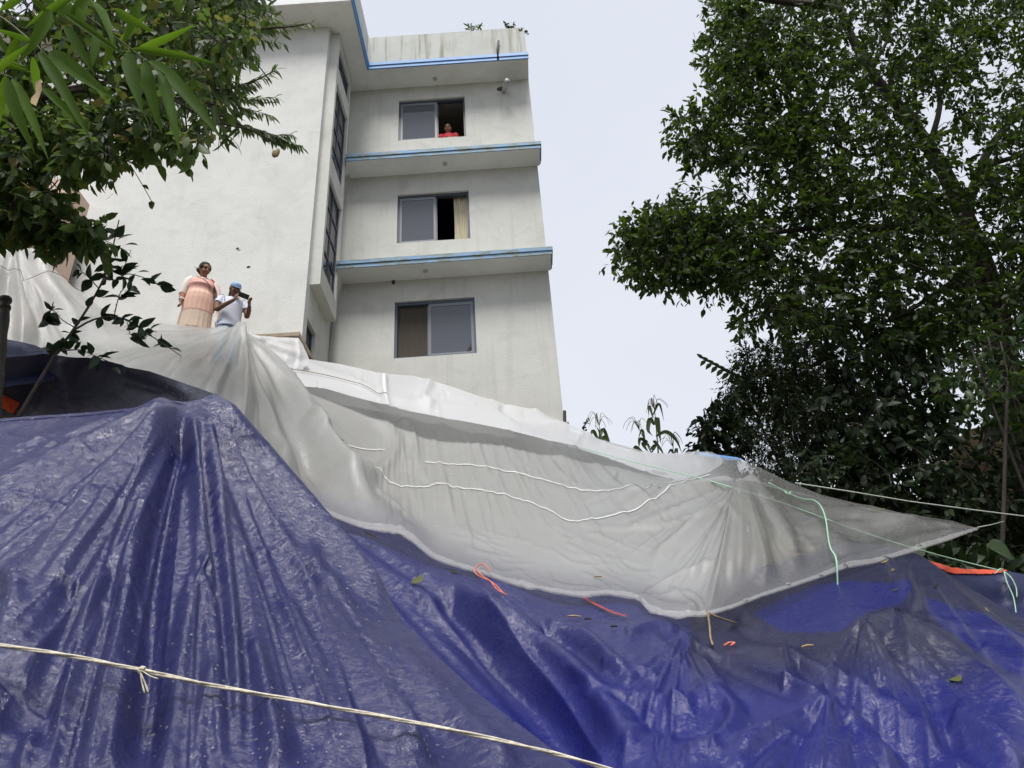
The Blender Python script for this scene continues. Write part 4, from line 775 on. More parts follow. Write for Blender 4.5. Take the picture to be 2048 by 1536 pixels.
class Foliage:
    def __init__(s, kind, mat): s.kind = kind; s.mat = mat; s.P = []; s.R = []; s.S = []; s.W = []
    def add(s, p, d, L, upv=(0, 0, 1), w_=1.): s.P.append(p); s.R.append((d, upv)); s.S.append(L); s.W.append(w_)
    def build(s, parent, nobj=300, name='leaf'):
        if not s.P: return
        P_ = np.array(s.P); d_ = np.array([r[0] for r in s.R], float); u_ = np.array([r[1] for r in s.R], float); nn = lambda a: a/(np.linalg.norm(a, axis=1, keepdims=True)+1e-9)
        d_ = nn(d_); x_ = nn(np.cross(d_, u_)); R_ = np.stack([x_, d_, np.cross(x_, d_)], 2); S_ = np.array(s.S); W_ = np.array(s.W)
        R_ = R_.copy(); R_[:, :, 0] *= W_[:, None]
        q = P_-EYEV; z = np.maximum(q@fw, .1); x = 1024+F*(q@rt)/z; y = 768-F*(q@up)/z
        vis = (x > -20) & (x < 2068) & (y > -20) & (y < 1556)
        dist = np.linalg.norm(q, axis=1); size = S_/dist*np.where(vis, 1, .01)
        order = np.argsort(-size); first = order[:nobj]; rest = order[nobj:]
        o0 = wloc(parent); me = leaf_mesh(s.kind, s.mat)
        for i in first:
            o = bpy.data.objects.new(name, me); COL.objects.link(o); o.parent = parent
            M_ = np.eye(4); M_[:3, :3] = R_[i]*S_[i]; M_[:3, 3] = P_[i]-o0; o.matrix_local = Matrix(M_.tolist())
        if len(rest):
            kind = s.kind if len(rest) < 6000 else ('narrow' if s.kind in ('lance', 'narrow', 'bamboo') else 'tri')
            v, f = LEAF[kind]; nv = len(v)
            V = np.einsum('nij,vj->nvi', R_[rest]*S_[rest][:, None, None], v)+P_[rest][:, None]
            Fq = (np.array(f)[None]+(np.arange(len(rest))*nv)[:, None, None]).reshape(-1, 4)
            tag(obj('foliage', V.reshape(-1, 3), Fq, s.mat, parent, True, rnd=np.repeat(RNG.random(len(rest)), nv)), kind='stuff')
def unit(v): return v/(np.linalg.norm(v)+1e-9)
POOL = np.random.default_rng(99).normal(0, 1, (65536, 3)); POOL /= np.linalg.norm(POOL, axis=1)[:, None]; PK_ = [0]
def rdir(rng): PK_[0] = (PK_[0]+1) % 65536; return POOL[PK_[0]].copy()
def sample_poly(poly, n, rng, gaps=(), inset=0):
    po = np.array(poly, float); lo, hi = po.min(0), po.max(0); out = []
    while len(out) < n:
        q = rng.uniform(lo, hi, (n*3, 2)); k_ = inpoly(q[:, 0], q[:, 1], po)
        for gx_, gy_, gr, pr in gaps: k_ &= ~((np.hypot(q[:, 0]-gx_, q[:, 1]-gy_) < gr) & (rng.random(len(q)) < pr))
        out += list(q[k_])
    return np.array(out[:n])
def grow(limb_nodes, clusters, mb, rng, r_tip=.005, r_max=.035, sides=5):
    """join every cluster to the nearest branch, thinnest last, so that the crown hangs together"""
    nodes = [np.array(p) for p in limb_nodes]; N = np.array(nodes)
    order = np.argsort([np.min(np.linalg.norm(N-c, axis=1)) for c in clusters])
    dirs = {}
    for k_ in order:
        c = clusters[k_]; dd = np.linalg.norm(N-c, axis=1); j = int(np.argmin(dd)); a = N[j]; L = dd[j]
        mid = a*.5+c*.5+np.array([0, 0, .08*L])+rng.normal(0, .05*L, 3)
        r = min(r_max, r_tip+.010*L)
        pts = spline([a, mid, c], 5); mb.tube(pts, list(np.linspace(r, r_tip, 5)), sides, False)
        N = np.vstack([N, pts[1:]]); dirs[k_] = unit(c-mid)
    return dirs
def spray(fo, c, d, rng, n, rad, L, droop=.35, mb=None, upr=.5, tw=3):
    """a few leafy twigs fanning from a branch end"""
    for t_ in range(tw):
        td = unit(d*.7+rdir(rng)*.9); td[2] -= .1; e_ = c+td*rad*rng.uniform(.6, 1.15)
        if mb is not None:
            n0 = len(mb.v); k1, k2 = np.array([.004, 0, .002]), np.array([-.002, .004, 0]); mb.v += [tuple(c), tuple(c+k1), tuple(c+k2), tuple(e_), tuple(e_+k1*.4), tuple(e_+k2*.4)]; mb.f += [(n0, n0+1, n0+4, n0+3), (n0+1, n0+2, n0+5, n0+4), (n0+2, n0, n0+3, n0+5)]
        m_ = max(2, n//tw)
        for i in range(m_):
            u = (i+.7)/m_; p = c+(e_-c)*u; side = rdir(rng); ld = td*.6+side*.75; ld[2] -= droop
            fo.add(p, ld, L*rng.uniform(.65, 1.15), rdir(rng)*.6+np.array([0, 0, upr]), 1.)
def limbs_mesh(limbs, mb, sides=10):
    nodes = []
    for pts, ra, rb in limbs:
        p = spline(pts, max(8, 4*len(pts))); n_ = len(p); mb.tube(p, list(np.linspace(ra, rb, n_)), sides); nodes += list(p)
    return nodes
def tree(name, label, cat, base, limbs, polys, leafkind, leafmat_, L, bark, seed, group=None, per=14, rad=.35, droop=.35, tw=3, r_max=.03, nobj=300, upr=.5, more=()):
    rng = np.random.default_rng(seed); T = empty(name, base, label, cat, group)
    mb = MB(); nodes = limbs_mesh(limbs, mb); mb.build('trunk', MATS[bark], T, True)
    cl = []
    for poly, n, (ya, yb), gaps in polys:
        q = sample_poly(poly, n, rng, gaps); cl += [at(x, y, rng.uniform(ya, yb)) for x, y in q]
    cl += list(more)
    mbr = MB(); dirs = grow(nodes, cl, mbr, rng, r_max=r_max); fo = Foliage(leafkind, MATS[leafmat_])
    for k_, c in enumerate(cl): spray(fo, c, dirs.get(k_, rdir(rng)), rng, per, rad, L, droop, mbr, upr, tw)
    tag(mbr.build('branches', MATS['twig'] if bark != 'twig_green' else MATS['twig_green'], T), kind='stuff'); fo.build(T, nobj)
    return T
def hz(px_, py_, Y): p = at(px_, py_, Y); return np.array([p[0], p[1], float(hill(np.array([p[0]]), np.array([p[1]]))[0])-.1])
# ------------------------------------------------------------------ the big tree on the right
tb = hz(2060, 1000, 13.5)
tl = [([tb, at(2040, 880, 13.5), at(2015, 760, 13.5), at(1985, 600, 13.4), at(1955, 500, 13.4), at(1915, 400, 13.3)], .30, .20),
      ([at(1915, 400, 13.3), at(1880, 330, 13.1), at(1820, 240, 12.8), at(1740, 140, 12.4), at(1680, 20, 12.0), at(1640, -120, 11.8)], .19, .06),
      ([at(1930, 430, 13.3), at(1960, 340, 13.4), at(1990, 280, 13.5), at(2060, 200, 13.6), at(2160, 80, 13.8)], .12, .05),
      ([at(1975, 330, 13.4), at(2048, 310, 13.2), at(2150, 290, 13.)], .07, .03),
      ([at(1940, 455, 13.35), at(1860, 450, 12.9), at(1740, 458, 12.3), at(1640, 455, 11.9), at(1520, 470, 11.4), at(1400, 490, 11.0), at(1270, 500, 10.8)], .09, .02),
      ([at(1640, 456, 11.9), at(1720, 480, 11.6), at(1800, 520, 11.5), at(1900, 560, 11.6)], .04, .02),
      ([at(1830, 255, 12.8), at(1770, 300, 12.6), at(1700, 306, 12.3), at(1600, 220, 11.9), at(1540, 160, 11.6), at(1470, 80, 11.4)], .06, .02),
      ([at(1600, 222, 11.9), at(1560, 215, 11.6), at(1480, 250, 11.4), at(1380, 230, 11.2)], .035, .015),
      ([at(1965, 520, 13.4), at(1880, 580, 13.), at(1780, 640, 12.6), at(1660, 650, 12.2), at(1540, 610, 12)], .06, .02),
      ([at(1860, 290, 13.), at(1880, 200, 13.), at(1860, 100, 13.), at(1900, -40, 13.2)], .07, .03), ([at(1740, 140, 12.4), at(1780, 60, 12.2), at(1770, -60, 12.)], .05, .02),
      ([at(1950, 480, 13.4), at(2030, 500, 13.), at(2120, 520, 12.8)], .09, .03), ([at(1640, 306, 12.2), at(1540, 340, 11.6), at(1440, 350, 11.3)], .03, .012)]
# unseen extra crown above the frame, added so wet folds reflect dark leaves
rgx = np.random.default_rng(8); over = []
while len(over) < 620:
    p_ = rgx.uniform((1.0, .5, 11.), (11.5, 11., 17.5)); x_, y_, z_ = proj(p_)
    if z_ < .5 or not (-160 < x_ < 2200 and -170 < y_ < 1700): over.append(p_)
tl += [([at(1680, 20, 12.), np.array([4.6, 9.5, 16.]), np.array([4.2, 6.5, 16.4]), np.array([3.6, 3.5, 16.2])], .09, .03), ([at(1900, -40, 13.2), np.array([8., 10, 16.]), np.array([8.2, 6, 16.2]), np.array([7.8, 2.5, 15.5])], .09, .03)]
gaps = [(1425, 350, 26, .95), (1635, 515, 34, .8), (1870, 225, 40, .8), (1945, 300, 44, .85), (1800, 420, 26, .6), (1990, 170, 60, .65), (1720, 300, 22, .7), (2010, 90, 50, .5), (1560, 560, 30, .6), (1690, 400, 24, .4), (1660, 480, 26, .6), (1980, 400, 40, .45), (2000, 640, 34, .6), (1980, 580, 34, .6), (1958, 510, 34, .65), (1935, 440, 34, .65), (1900, 370, 32, .65), (1865, 300, 30, .6), (1825, 240, 26, .5)]
tp1 = [(1400, -30), (1415, 130), (1425, 200), (1340, 215), (1345, 260), (1370, 330), (1400, 390), (1330, 400), (1240, 450), (1225, 510), (1240, 560), (1330, 560), (1450, 580), (1480, 650), (1530, 660), (1640, 660), (1800, 690), (1960, 680), (2100, 690), (2300, 600), (2350, -200), (1420, -200)]
tree('broadleaf_tree', 'big broadleaf tree with dark spreading crown against the sky on the right', 'tree', tb, tl,
     [(tp1, 2300, (10.8, 14.2), gaps), ([(1225, 470), (1330, 420), (1500, 430), (1560, 520), (1470, 570), (1250, 560)], 210, (10.6, 11.6), gaps), ([(1330, 215), (1420, 215), (1440, 330), (1370, 320)], 26, (11, 11.6), ()), ([(1580, -60), (2300, -60), (2300, 690), (1560, 680), (1500, 600), (1600, 400)], 900, (10.8, 14.), gaps), ([(1420, 0), (1600, 0), (1620, 330), (1430, 330)], 300, (10.8, 12.2), gaps)],
     'oval', 'leaf_tree', .15, 'bark', 21, per=24, rad=.42, droop=.4, more=over)
# ------------------------------------------------------------------ shrubs and young trees under it
def shrub(name, label, cat, bx_, poly, n, dep, kind, mat, L, seed, per=14, rad=.28, nobj=160, stems=4, droop=.3, group='shrubs under the big tree', extra=(), bark='bark', tw=3):
    rng = np.random.default_rng(seed); ym = sum(dep)/2; b = hz(*bx_, ym); po = np.array(poly, float); cx, cy = po.mean(0); top = po[:, 1].min(); wd = np.ptp(po[:, 0])
    lim = []
    for i in range(stems):
        e_ = at(cx+rng.uniform(-.3, .3)*wd, top+(cy-top)*rng.uniform(.2, .7), rng.uniform(*dep)); m_ = (b+e_)/2+rng.normal(0, .12, 3)
        lim.append(([b+rng.normal(0, .05, 3)*[1, 1, 0], m_, e_], .035, .012))
    return tree(name, label, cat, b, lim+list(extra), [(poly, n, dep, ())], kind, mat, L, bark, seed, group, per, rad, droop, tw, .02, nobj)
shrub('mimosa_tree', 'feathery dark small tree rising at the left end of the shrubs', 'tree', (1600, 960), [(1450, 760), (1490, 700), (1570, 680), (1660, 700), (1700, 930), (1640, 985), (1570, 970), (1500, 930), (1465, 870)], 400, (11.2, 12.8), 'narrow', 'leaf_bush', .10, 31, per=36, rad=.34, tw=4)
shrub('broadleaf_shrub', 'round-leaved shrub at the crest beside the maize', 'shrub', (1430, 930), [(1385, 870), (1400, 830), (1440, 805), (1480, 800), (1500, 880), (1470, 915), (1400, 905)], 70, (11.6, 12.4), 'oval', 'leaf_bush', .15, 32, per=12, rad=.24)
b_ = hz(1620, 960, 12.2)
shrub('leafy_sapling', 'young tree whose leafy branch pokes out left over the sky', 'tree', (1620, 960), [(1480, 730), (1560, 700), (1600, 780), (1560, 860), (1480, 800)], 60, (11.8, 12.6), 'oval', 'leaf_tree', .17, 33, per=10, rad=.3, extra=[([at(1560, 800, 12.2), at(1490, 765, 12.), at(1440, 735, 11.9), at(1405, 718, 11.85)], .02, .006)])
fo = Foliage('oval', MATS['leaf_tree'])
for i in range(16):
    u = i/15; p = at(1490-85*u, 765-47*u, 11.9); sd_ = 1 if i % 2 else -1; fo.add(p, unit(np.array([-.6, -.1, .75*sd_+.2])), .20*(1-.25*u), (0, -1, .2))
fo.build([o for o in bpy.data.objects if o.name.startswith('leafy_sapling')][0], 50)
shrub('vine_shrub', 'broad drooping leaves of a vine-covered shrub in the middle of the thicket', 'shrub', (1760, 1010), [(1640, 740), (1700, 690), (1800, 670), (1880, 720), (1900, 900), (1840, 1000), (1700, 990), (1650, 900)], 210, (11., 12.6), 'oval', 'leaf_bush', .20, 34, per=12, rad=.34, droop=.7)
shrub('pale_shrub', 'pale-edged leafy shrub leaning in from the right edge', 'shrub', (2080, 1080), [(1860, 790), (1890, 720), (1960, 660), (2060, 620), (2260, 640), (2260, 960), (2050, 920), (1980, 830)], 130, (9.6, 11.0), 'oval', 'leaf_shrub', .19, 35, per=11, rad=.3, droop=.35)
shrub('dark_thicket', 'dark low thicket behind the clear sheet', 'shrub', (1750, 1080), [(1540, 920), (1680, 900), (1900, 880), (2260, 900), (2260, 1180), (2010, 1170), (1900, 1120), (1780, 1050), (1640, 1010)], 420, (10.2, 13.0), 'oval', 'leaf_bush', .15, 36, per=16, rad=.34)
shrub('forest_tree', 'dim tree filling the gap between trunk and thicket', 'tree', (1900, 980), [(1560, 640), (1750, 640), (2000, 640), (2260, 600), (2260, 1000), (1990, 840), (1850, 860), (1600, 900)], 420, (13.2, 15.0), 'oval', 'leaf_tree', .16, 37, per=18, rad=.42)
# low ground cover on the bank below the shrubs
rg = np.random.default_rng(55); V = []; Q = []; RN = []; lv, lf = LEAF['tri']
gxy = np.stack([rg.uniform(3.2, 11, 9000), rg.uniform(7.6, 16, 9000)], 1); gz = hill(gxy[:, 0], gxy[:, 1])
for (x, y), z in zip(gxy, gz):
    d = rdir(rg); d[2] = abs(d[2])*.8+.2; R_ = frame(d, rdir(rg)+[0, -.5, .8]); L_ = rg.uniform(.12, .3); k0 = len(V); V += list((lv*L_)@R_.T+[x, y, z-.02+rg.uniform(0, .3)]); Q += [tuple(i+k0 for i in q) for q in lf]; RN += [rg.random()]*len(lv)
tag(obj('ground_cover', V, Q, MATS['leaf_bush'], smooth=True, rnd=RN), 'dark weedy ground cover on the bank at right', 'weeds', None, 'stuff')
# slim trunk and leaning stem
for nm, lb, pts, ra, rb in (('slim_trunk', 'slim bare dark trunk standing at the right edge', [(2004, 1150, 9.6), (2008, 1000, 9.65), (2012, 850, 9.7), (2018, 760, 9.8)], .032, .02), ('leaning_trunk', 'thick dark stem leaning through the thicket', [(1890, 990, 12.8), (1940, 930, 12.9), (1985, 870, 13.0), (2010, 800, 13.1)], .13, .09)):
    T = empty(nm, at(*pts[0]), lb, 'tree'); mb = MB(); limbs_mesh([([hz(*pts[0])]+[at(*p) for p in pts], ra, rb)], mb); mb.build('trunk', MATS['bark'], T, True)
    rng_ = np.random.default_rng(5); fo = Foliage('oval', MATS['leaf_tree']); mbr = MB(); tip = at(*pts[-1])
    for i in range(14): c = tip+rng_.normal(0, .35, 3); mbr.tube([tip, c], [.012, .005], 4, False); spray(fo, c, rdir(rng_), rng_, 10, .3, .14)
    tag(mbr.build('branches', MATS['twig'], T), kind='stuff'); fo.build(T, 60)
# dry earth bank glimpsed through the leaves
m_ = MB(); pb = [at(1890, 940, 15.6), at(1930, 860, 15.9), at(1980, 850, 16), at(2060, 900, 16), at(2200, 940, 16), at(2200, 1060, 15.4), at(1890, 1060, 15.2)]
m_.add([p for p in pb]+[p+np.array([0, 2.5, -.4]) for p in pb], [tuple(range(7)), tuple(range(13, 6, -1))]+[(i, 7+i, 7+(i+1) % 7, (i+1) % 7) for i in range(7)])
tag(m_.build('earth_bank', MATS['earth_dry']), 'dry brown earth bank showing through the thicket at right', None, None, 'structure')
# ------------------------------------------------------------------ taro plant at the right
T = empty('taro_plant', hz(1985, 1140, 8.6), 'single large heart-shaped leaf plant below the slim trunk', 'plant'); fo = Foliage('heart', MATS['leaf_shrub']); mb = MB()
for (x, y, dx, dz, L) in ((1975, 1088, .5, -.6, .26), (1995, 1110, .7, -.5, .20), (1955, 1110, -.5, -.5, .16)):
    p = at(x, y, 8.4); mb.tube(spline([wloc(T), (wloc(T)+p)/2+[0, .06, .05], p], 6), [.012]*6, 6); fo.add(p, unit(np.array([dx, -.35, dz])), L*1.1, (0, -.8, .6), 1.)
mb.build('stalk', MATS['twig_green'], T, True); fo.build(T, 10)
# ------------------------------------------------------------------ maize on the crest
def maize(px_, py_, Y, top, seed, label, leaves, lean=0):
    rng = np.random.default_rng(seed); b = hz(px_, py_, Y); tp_ = at(px_+lean, top, Y); T = empty('maize_plant', b, label, 'maize', 'maize plants on the crest')
    st = spline([b, (b+tp_)/2+rng.normal(0, .02, 3), tp_], 14); mb = MB(); mb.tube(st, list(np.linspace(.018, .006, 14)), 6); mb.build('stalk', MATS['twig_green'], T, True)
    for (hpx, hpy, pts, wd) in leaves:
        a_ = [at(x, y, Y+dy) for x, y, dy in pts]; c = spline(a_, 12); v = []; f = []
        for i in range(12):
            u = i/11; t_ = unit(c[min(i+1, 11)]-c[max(i-1, 0)]); s_ = unit(np.cross(t_, [.25, 1, .2])); w_ = wd*(.35+1.2*u*(1-u)*2)*(1-u**3)+.002
            v += [c[i]+s_*w_/2+[0, -.008, 0], c[i]+[0, .006, 0], c[i]-s_*w_/2+[0, -.008, 0]]
        for i in range(11): f += [(3*i, 3*i+1, 3*i+4, 3*i+3), (3*i+1, 3*i+2, 3*i+5, 3*i+4)]
        obj('leaf', v, f, MATS['leaf_maize'], T, True, rnd=np.full(len(v), rng.random()))
    mb = MB()
    for i in range(9):
        a = rng.uniform(0, 6.28); r = rng.uniform(.08, .24); d = np.array([math.cos(a)*r, math.sin(a)*r*.7, 0]); h = rng.uniform(.12, .26)
        mb.tube(spline([tp_-[0, 0, .02], tp_+d*.45+[0, 0, h], tp_+d+[0, 0, h*.6], tp_+d*1.25+[0, 0, h*.1]], 8), list(np.linspace(.005, .003, 8)), 4, False)
    mb.build('tassel', MATS['tassel'], T)
Ym = 12.2
maize(1313, 905, Ym, 818, 1, 'tall maize stalk with two drooping top leaves on the crest', [(0, 0, [(1306, 836, 0), (1298, 812, -.05), (1297, 835, -.1)], .05), (0, 0, [(1306, 830, 0), (1318, 808, .05), (1328, 842, .1)], .05), (0, 0, [(1308, 850, 0), (1300, 838, -.05), (1296, 860, -.08), (1305, 872, -.1)], .09), (0, 0, [(1310, 850, 0), (1314, 836, .05), (1318, 865, .08), (1322, 888, .1)], .09), (0, 0, [(1312, 873, 0), (1332, 864, .0), (1352, 880, 0), (1364, 908, 0)], .08), (0, 0, [(1312, 890, 0), (1308, 882, 0), (1322, 900, 0), (1328, 912, 0)], .06)], -4)
maize(1316, 915, Ym-.1, 858, 2, 'leaning maize stalk with a wide tassel, left of the tall one', [(0, 0, [(1300, 895, 0), (1282, 878, -.05), (1277, 900, -.1)], .06), (0, 0, [(1290, 885, 0), (1284, 860, -.05), (1276, 880, -.1)], .05), (0, 0, [(1296, 884, 0), (1280, 878, 0), (1276, 890, 0)], .06), (0, 0, [(1298, 890, 0), (1286, 888, 0), (1300, 910, 0)], .08), (0, 0, [(1285, 905, 0), (1270, 895, 0), (1276, 915, 0)], .08), (0, 0, [(1300, 900, 0), (1310, 892, 0), (1300, 912, 0)], .07)], -38)
maize(1196, 895, Ym-.3, 850, 3, 'maize plant with bushy tassels next to the building corner', [(0, 0, [(1196, 880, 0), (1186, 862, -.05), (1180, 878, -.1)], .07), (0, 0, [(1200, 878, 0), (1206, 858, .05), (1216, 880, .1), (1222, 898, .1)], .07), (0, 0, [(1198, 885, 0), (1212, 876, 0), (1222, 900, 0)], .1), (0, 0, [(1196, 885, 0), (1200, 868, 0), (1192, 852, 0)], .05)], 2)
maize(1346, 915, Ym, 892, 4, 'short maize tuft whose arching tassel just clears the crest', [(0, 0, [(1348, 912, 0), (1342, 900, 0), (1334, 912, 0)], .05), (0, 0, [(1348, 912, 0), (1353, 898, 0), (1356, 914, 0)], .05)], 0)
# thin weed by the first maize
T = empty('tall_weed', hz(1175, 885, 11.9), 'thin dark weed with tiny leaves at the facade corner', 'plant'); mb = MB(); fo = Foliage('oval', MATS['leaf_bush']); rg = np.random.default_rng(3)
st = spline([hz(1175, 885, 11.9), at(1170, 870, 11.9), at(1168, 855, 11.9), at(1178, 840, 11.9)], 10); mb.tube(st, .006, 4); mb.build('stem', MATS['twig'], T)
for p in st[2:]:
    for j in range(3): fo.add(p, rdir(rg), .07, rdir(rg))
fo.build(T, 40)
# ------------------------------------------------------------------ plants rooted on the roof parapet
def roof_plant(px_, py_, n, L, kind, mat, label, seed, hgt):
    rg = np.random.default_rng(seed); b = at(px_, py_, 12.1); b[2] = PZ+1.02; T = empty('parapet_plant', b, label, 'plant', 'plants on the parapet'); mb = MB(); fo = Foliage(kind, MATS[mat])
    for i in range(n):
        a = rg.uniform(0, 6.28); e_ = b+np.array([math.cos(a)*.16, math.sin(a)*.05, hgt*rg.uniform(.5, 1.)]); mb.tube([b, (b+e_)/2, e_], [.008, .006, .003], 4)
        for u in (.35, .5, .65, .8, .95, 1.): fo.add(b+(e_-b)*u, unit(rdir(rg)+[0, 0, .3]), L*rg.uniform(.7, 1.2), rdir(rg))
    mb.build('stem', MATS['twig_green'], T); fo.build(T, 80)
roof_plant(950, 66, 6, .14, 'lance', 'leaf_lance', 'pale spiky plant on the parapet top', 1, .27)
roof_plant(1018, 64, 6, .10, 'oval', 'leaf_citrus', 'small round-leaved plant on the parapet top near its right end', 2, .22)
roof_plant(1047, 92, 4, .08, 'oval', 'leaf_citrus', 'tiny weed at the right corner of the parapet', 3, -.25)
# ------------------------------------------------------------------ broadleaf tree at the upper left
lb = hz(-330, 900, 4.2)
ll = [([lb, at(-300, 600, 4.3), at(-260, 380, 4.4), at(-200, 200, 4.5), at(-120, 40, 4.6), at(0, -140, 4.7)], .12, .05),
      ([at(-230, 300, 4.45), at(-80, 240, 4.5), at(60, 200, 4.6), at(200, 180, 4.7), at(330, 190, 4.8), at(430, 210, 4.9)], .045, .012),
      ([at(-240, 330, 4.4), at(-100, 330, 4.4), at(40, 300, 4.5), at(140, 290, 4.55), at(240, 300, 4.6)], .035, .010), ([at(-120, 40, 4.6), at(60, 60, 4.7), at(220, 70, 4.8), at(380, 60, 5.0), at(500, 60, 5.1)], .04, .012),
      ([at(-60, 335, 4.4), at(20, 370, 4.5), at(60, 420, 4.55), at(110, 440, 4.6), at(170, 465, 4.65)], .02, .006), ([at(330, 190, 4.8), at(420, 240, 4.9), at(500, 260, 5.0), at(560, 290, 5.05)], .014, .005)]
lp = [([(-100, -60), (500, -60), (520, 40), (480, 90), (440, 160), (420, 220), (340, 230), (230, 260), (180, 270), (120, 300), (60, 320), (-100, 330)], 350, (4.2, 5.2), [(200, 190, 22, .6), (160, 200, 18, .7), (400, 235, 25, .7)]),
      ([(-100, 240), (150, 250), (300, 230), (390, 260), (410, 300), (300, 310), (240, 320), (150, 330), (60, 330), (-100, 380)], 150, (4.2, 4.9), ()),
      ([(-80, 330), (30, 340), (140, 360), (150, 390), (60, 395), (-80, 420)], 40, (4.3, 4.8), ()), ([(-80, 400), (40, 410), (60, 440), (20, 450), (-80, 450)], 26, (4.3, 4.8), ()),
      ([(60, 425), (130, 440), (190, 465), (180, 480), (110, 465), (60, 450)], 30, (4.5, 4.8), ())]
TL = tree('broadleaf_tree', 'leafy branches of a dark tree hanging in from the upper left corner', 'tree', lb, ll, lp, 'oval', 'leaf_left', .14, 'bark', 41, None, 12, .22, .75, 3, .012, 300, .4)
# dangling twigs with single leaves
fo = Foliage('oval', MATS['leaf_left']); mb = MB()
for pts, L in (([(255, 320, 4.6), (285, 370, 4.6), (303, 402, 4.6)], .09), ([(205, 340, 4.6), (216, 352, 4.6), (222, 362, 4.6)], .10), ([(130, 330, 4.5), (152, 360, 4.5), (150, 385, 4.5)], .11), ([(360, 230, 4.8), (395, 240, 4.8), (425, 245, 4.8)], .12)):
    q = [at(*p) for p in pts]; mb.tube(spline(q, 8), .003, 4); fo.add(q[-1], unit(np.array([.25, -.1, -1])), L, (.3, -1, .2)); fo.add(q[-1], unit(np.array([-.1, .1, -1])), L*.8, (-.4, -1, .2)); fo.add(q[1], unit(np.array([.8, 0, -.6])), L*.8, (0, -1, .4))
tag(mb.build('branches', MATS['twig'], TL), kind='stuff'); fo.build(TL, 40)
# ------------------------------------------------------------------ lance-leaved tree behind it (long pointed leaves, right fringe)
b2 = hz(-120, 700, 6.6)
l2 = [([b2, at(-80, 400, 6.6), at(40, 200, 6.4), at(160, 60, 6.2), at(300, -60, 6.0)], .09, .03), ([at(160, 60, 6.2), at(300, 70, 6.0), at(440, 60, 5.8), at(560, 55, 5.7), at(615, 48, 5.7)], .03, .005), ([at(60, 190, 6.4), at(260, 160, 6.1), at(420, 180, 5.9), at(500, 165, 5.8), at(552, 140, 5.8)], .03, .005),
      ([at(100, 130, 6.3), at(300, 180, 6.), at(440, 230, 5.85), at(520, 270, 5.8), at(600, 295, 5.75)], .028, .004), ([at(440, 190, 5.9), at(500, 205, 5.8), at(555, 205, 5.75)], .012, .004), ([at(300, 70, 6.0), at(380, 20, 5.9), at(480, 0, 5.8)], .02, .006)]
T2 = tree('lance_leaved_tree', 'tree with long pointed leaves whose sprays reach over the white wall', 'tree', b2, l2, [([(280, -40), (540, -40), (545, 30), (500, 110), (470, 190), (500, 250), (470, 270), (380, 230), (300, 200)], 120, (5.6, 6.4), ())], 'lance', 'leaf_lance', .17, 'bark', 43, None, 18, .26, .6, 3, .012, 200, .3)
fo = Foliage('lance', MATS['leaf_lance']); rg = np.random.default_rng(9); mb = MB()
for (x0_, y0_, x1_, y1_, n) in ((500, 62, 625, 46, 24), (480, 70, 570, 88, 16), (470, 185, 555, 138, 20), (450, 200, 556, 196, 20), (470, 215, 545, 232, 14), (480, 250, 560, 275, 16), (520, 262, 605, 296, 18), (540, 275, 585, 268, 10), (380, 150, 500, 170, 18), (150, 460, 250, 500, 8)):
    a_, e_ = at(x0_, y0_, 5.8), at(x1_, y1_, 5.7); mb.tube(spline([a_, (a_+e_)/2+[0, 0, .02], e_], 6), list(np.linspace(.006, .002, 6)), 4, False)
    n = int(n*1.7)
    for i in range(n):
        u = (i+.5)/n; p = a_+(e_-a_)*u; s_ = 1 if i % 2 else -1; fo.add(p, unit(unit(e_-a_)*.75+np.array([0, rg.normal(0, .35), .55*s_-.55])), .17*rg.uniform(.75, 1.15)*(1.1-.35*u), (rg.normal(0, .4), -.8, .6), .9)
tag(mb.build('branches', MATS['twig'], T2), kind='stuff'); fo.build(T2, 190)
m_ = MB(); m_.tube([at(545, 268, 5.72), at(550, 280, 5.7), at(552, 296, 5.7)], .004, 5); tag(m_.build('branches', MATS['twig'], T2), kind='stuff')
# pale withered seed head hanging at the tip
m_ = MB(); c_ = at(552, 304, 5.7)
for i in range(5): a = i*1.25; m_.ball(c_+np.array([.02*math.cos(a), .015*math.sin(a), -.01*i]), (.022, .018, .05), 8, 6)
tag(m_.build('withered_pod', MATS['dead_leaf'], T2, True), 'pale withered pod')
# ------------------------------------------------------------------ bamboo leaves close to the camera
BM = empty('bamboo', (-2.3, 1.2, 0.1), 'long bright bamboo leaves close up in the upper left corner', 'bamboo')
mb = MB(); cu = spline([(-2.3, 1.2, .1), (-2.25, 1.25, 1.5), (-2.1, 1.3, 2.7), at(-220, 60, 1.5), at(-120, -160, 1.55)], 24); mb.tube(cu, list(np.linspace(.03, .012, 24)), 10); mb.build('culm', MATS['twig_green'], BM, True)
tws = [[(-220, 60, 1.5), (-40, 20, 1.6), (60, 80, 1.65), (110, 130, 1.7)], [(-160, -80, 1.55), (60, -40, 1.65), (170, 30, 1.75), (265, 100, 1.85), (330, 150, 1.9)], [(-220, 60, 1.5), (-80, 120, 1.55), (15, 152, 1.6), (30, 160, 1.62)], [(60, -40, 1.65), (200, -40, 1.75), (280, -10, 1.8)]]
mb = MB()
for tw_ in tws: mb.tube(spline([at(*q) for q in tw_], 16), list(np.linspace(.005, .002, 16)), 5)
mb.build('twigs', MATS['twig_green'], BM, True)
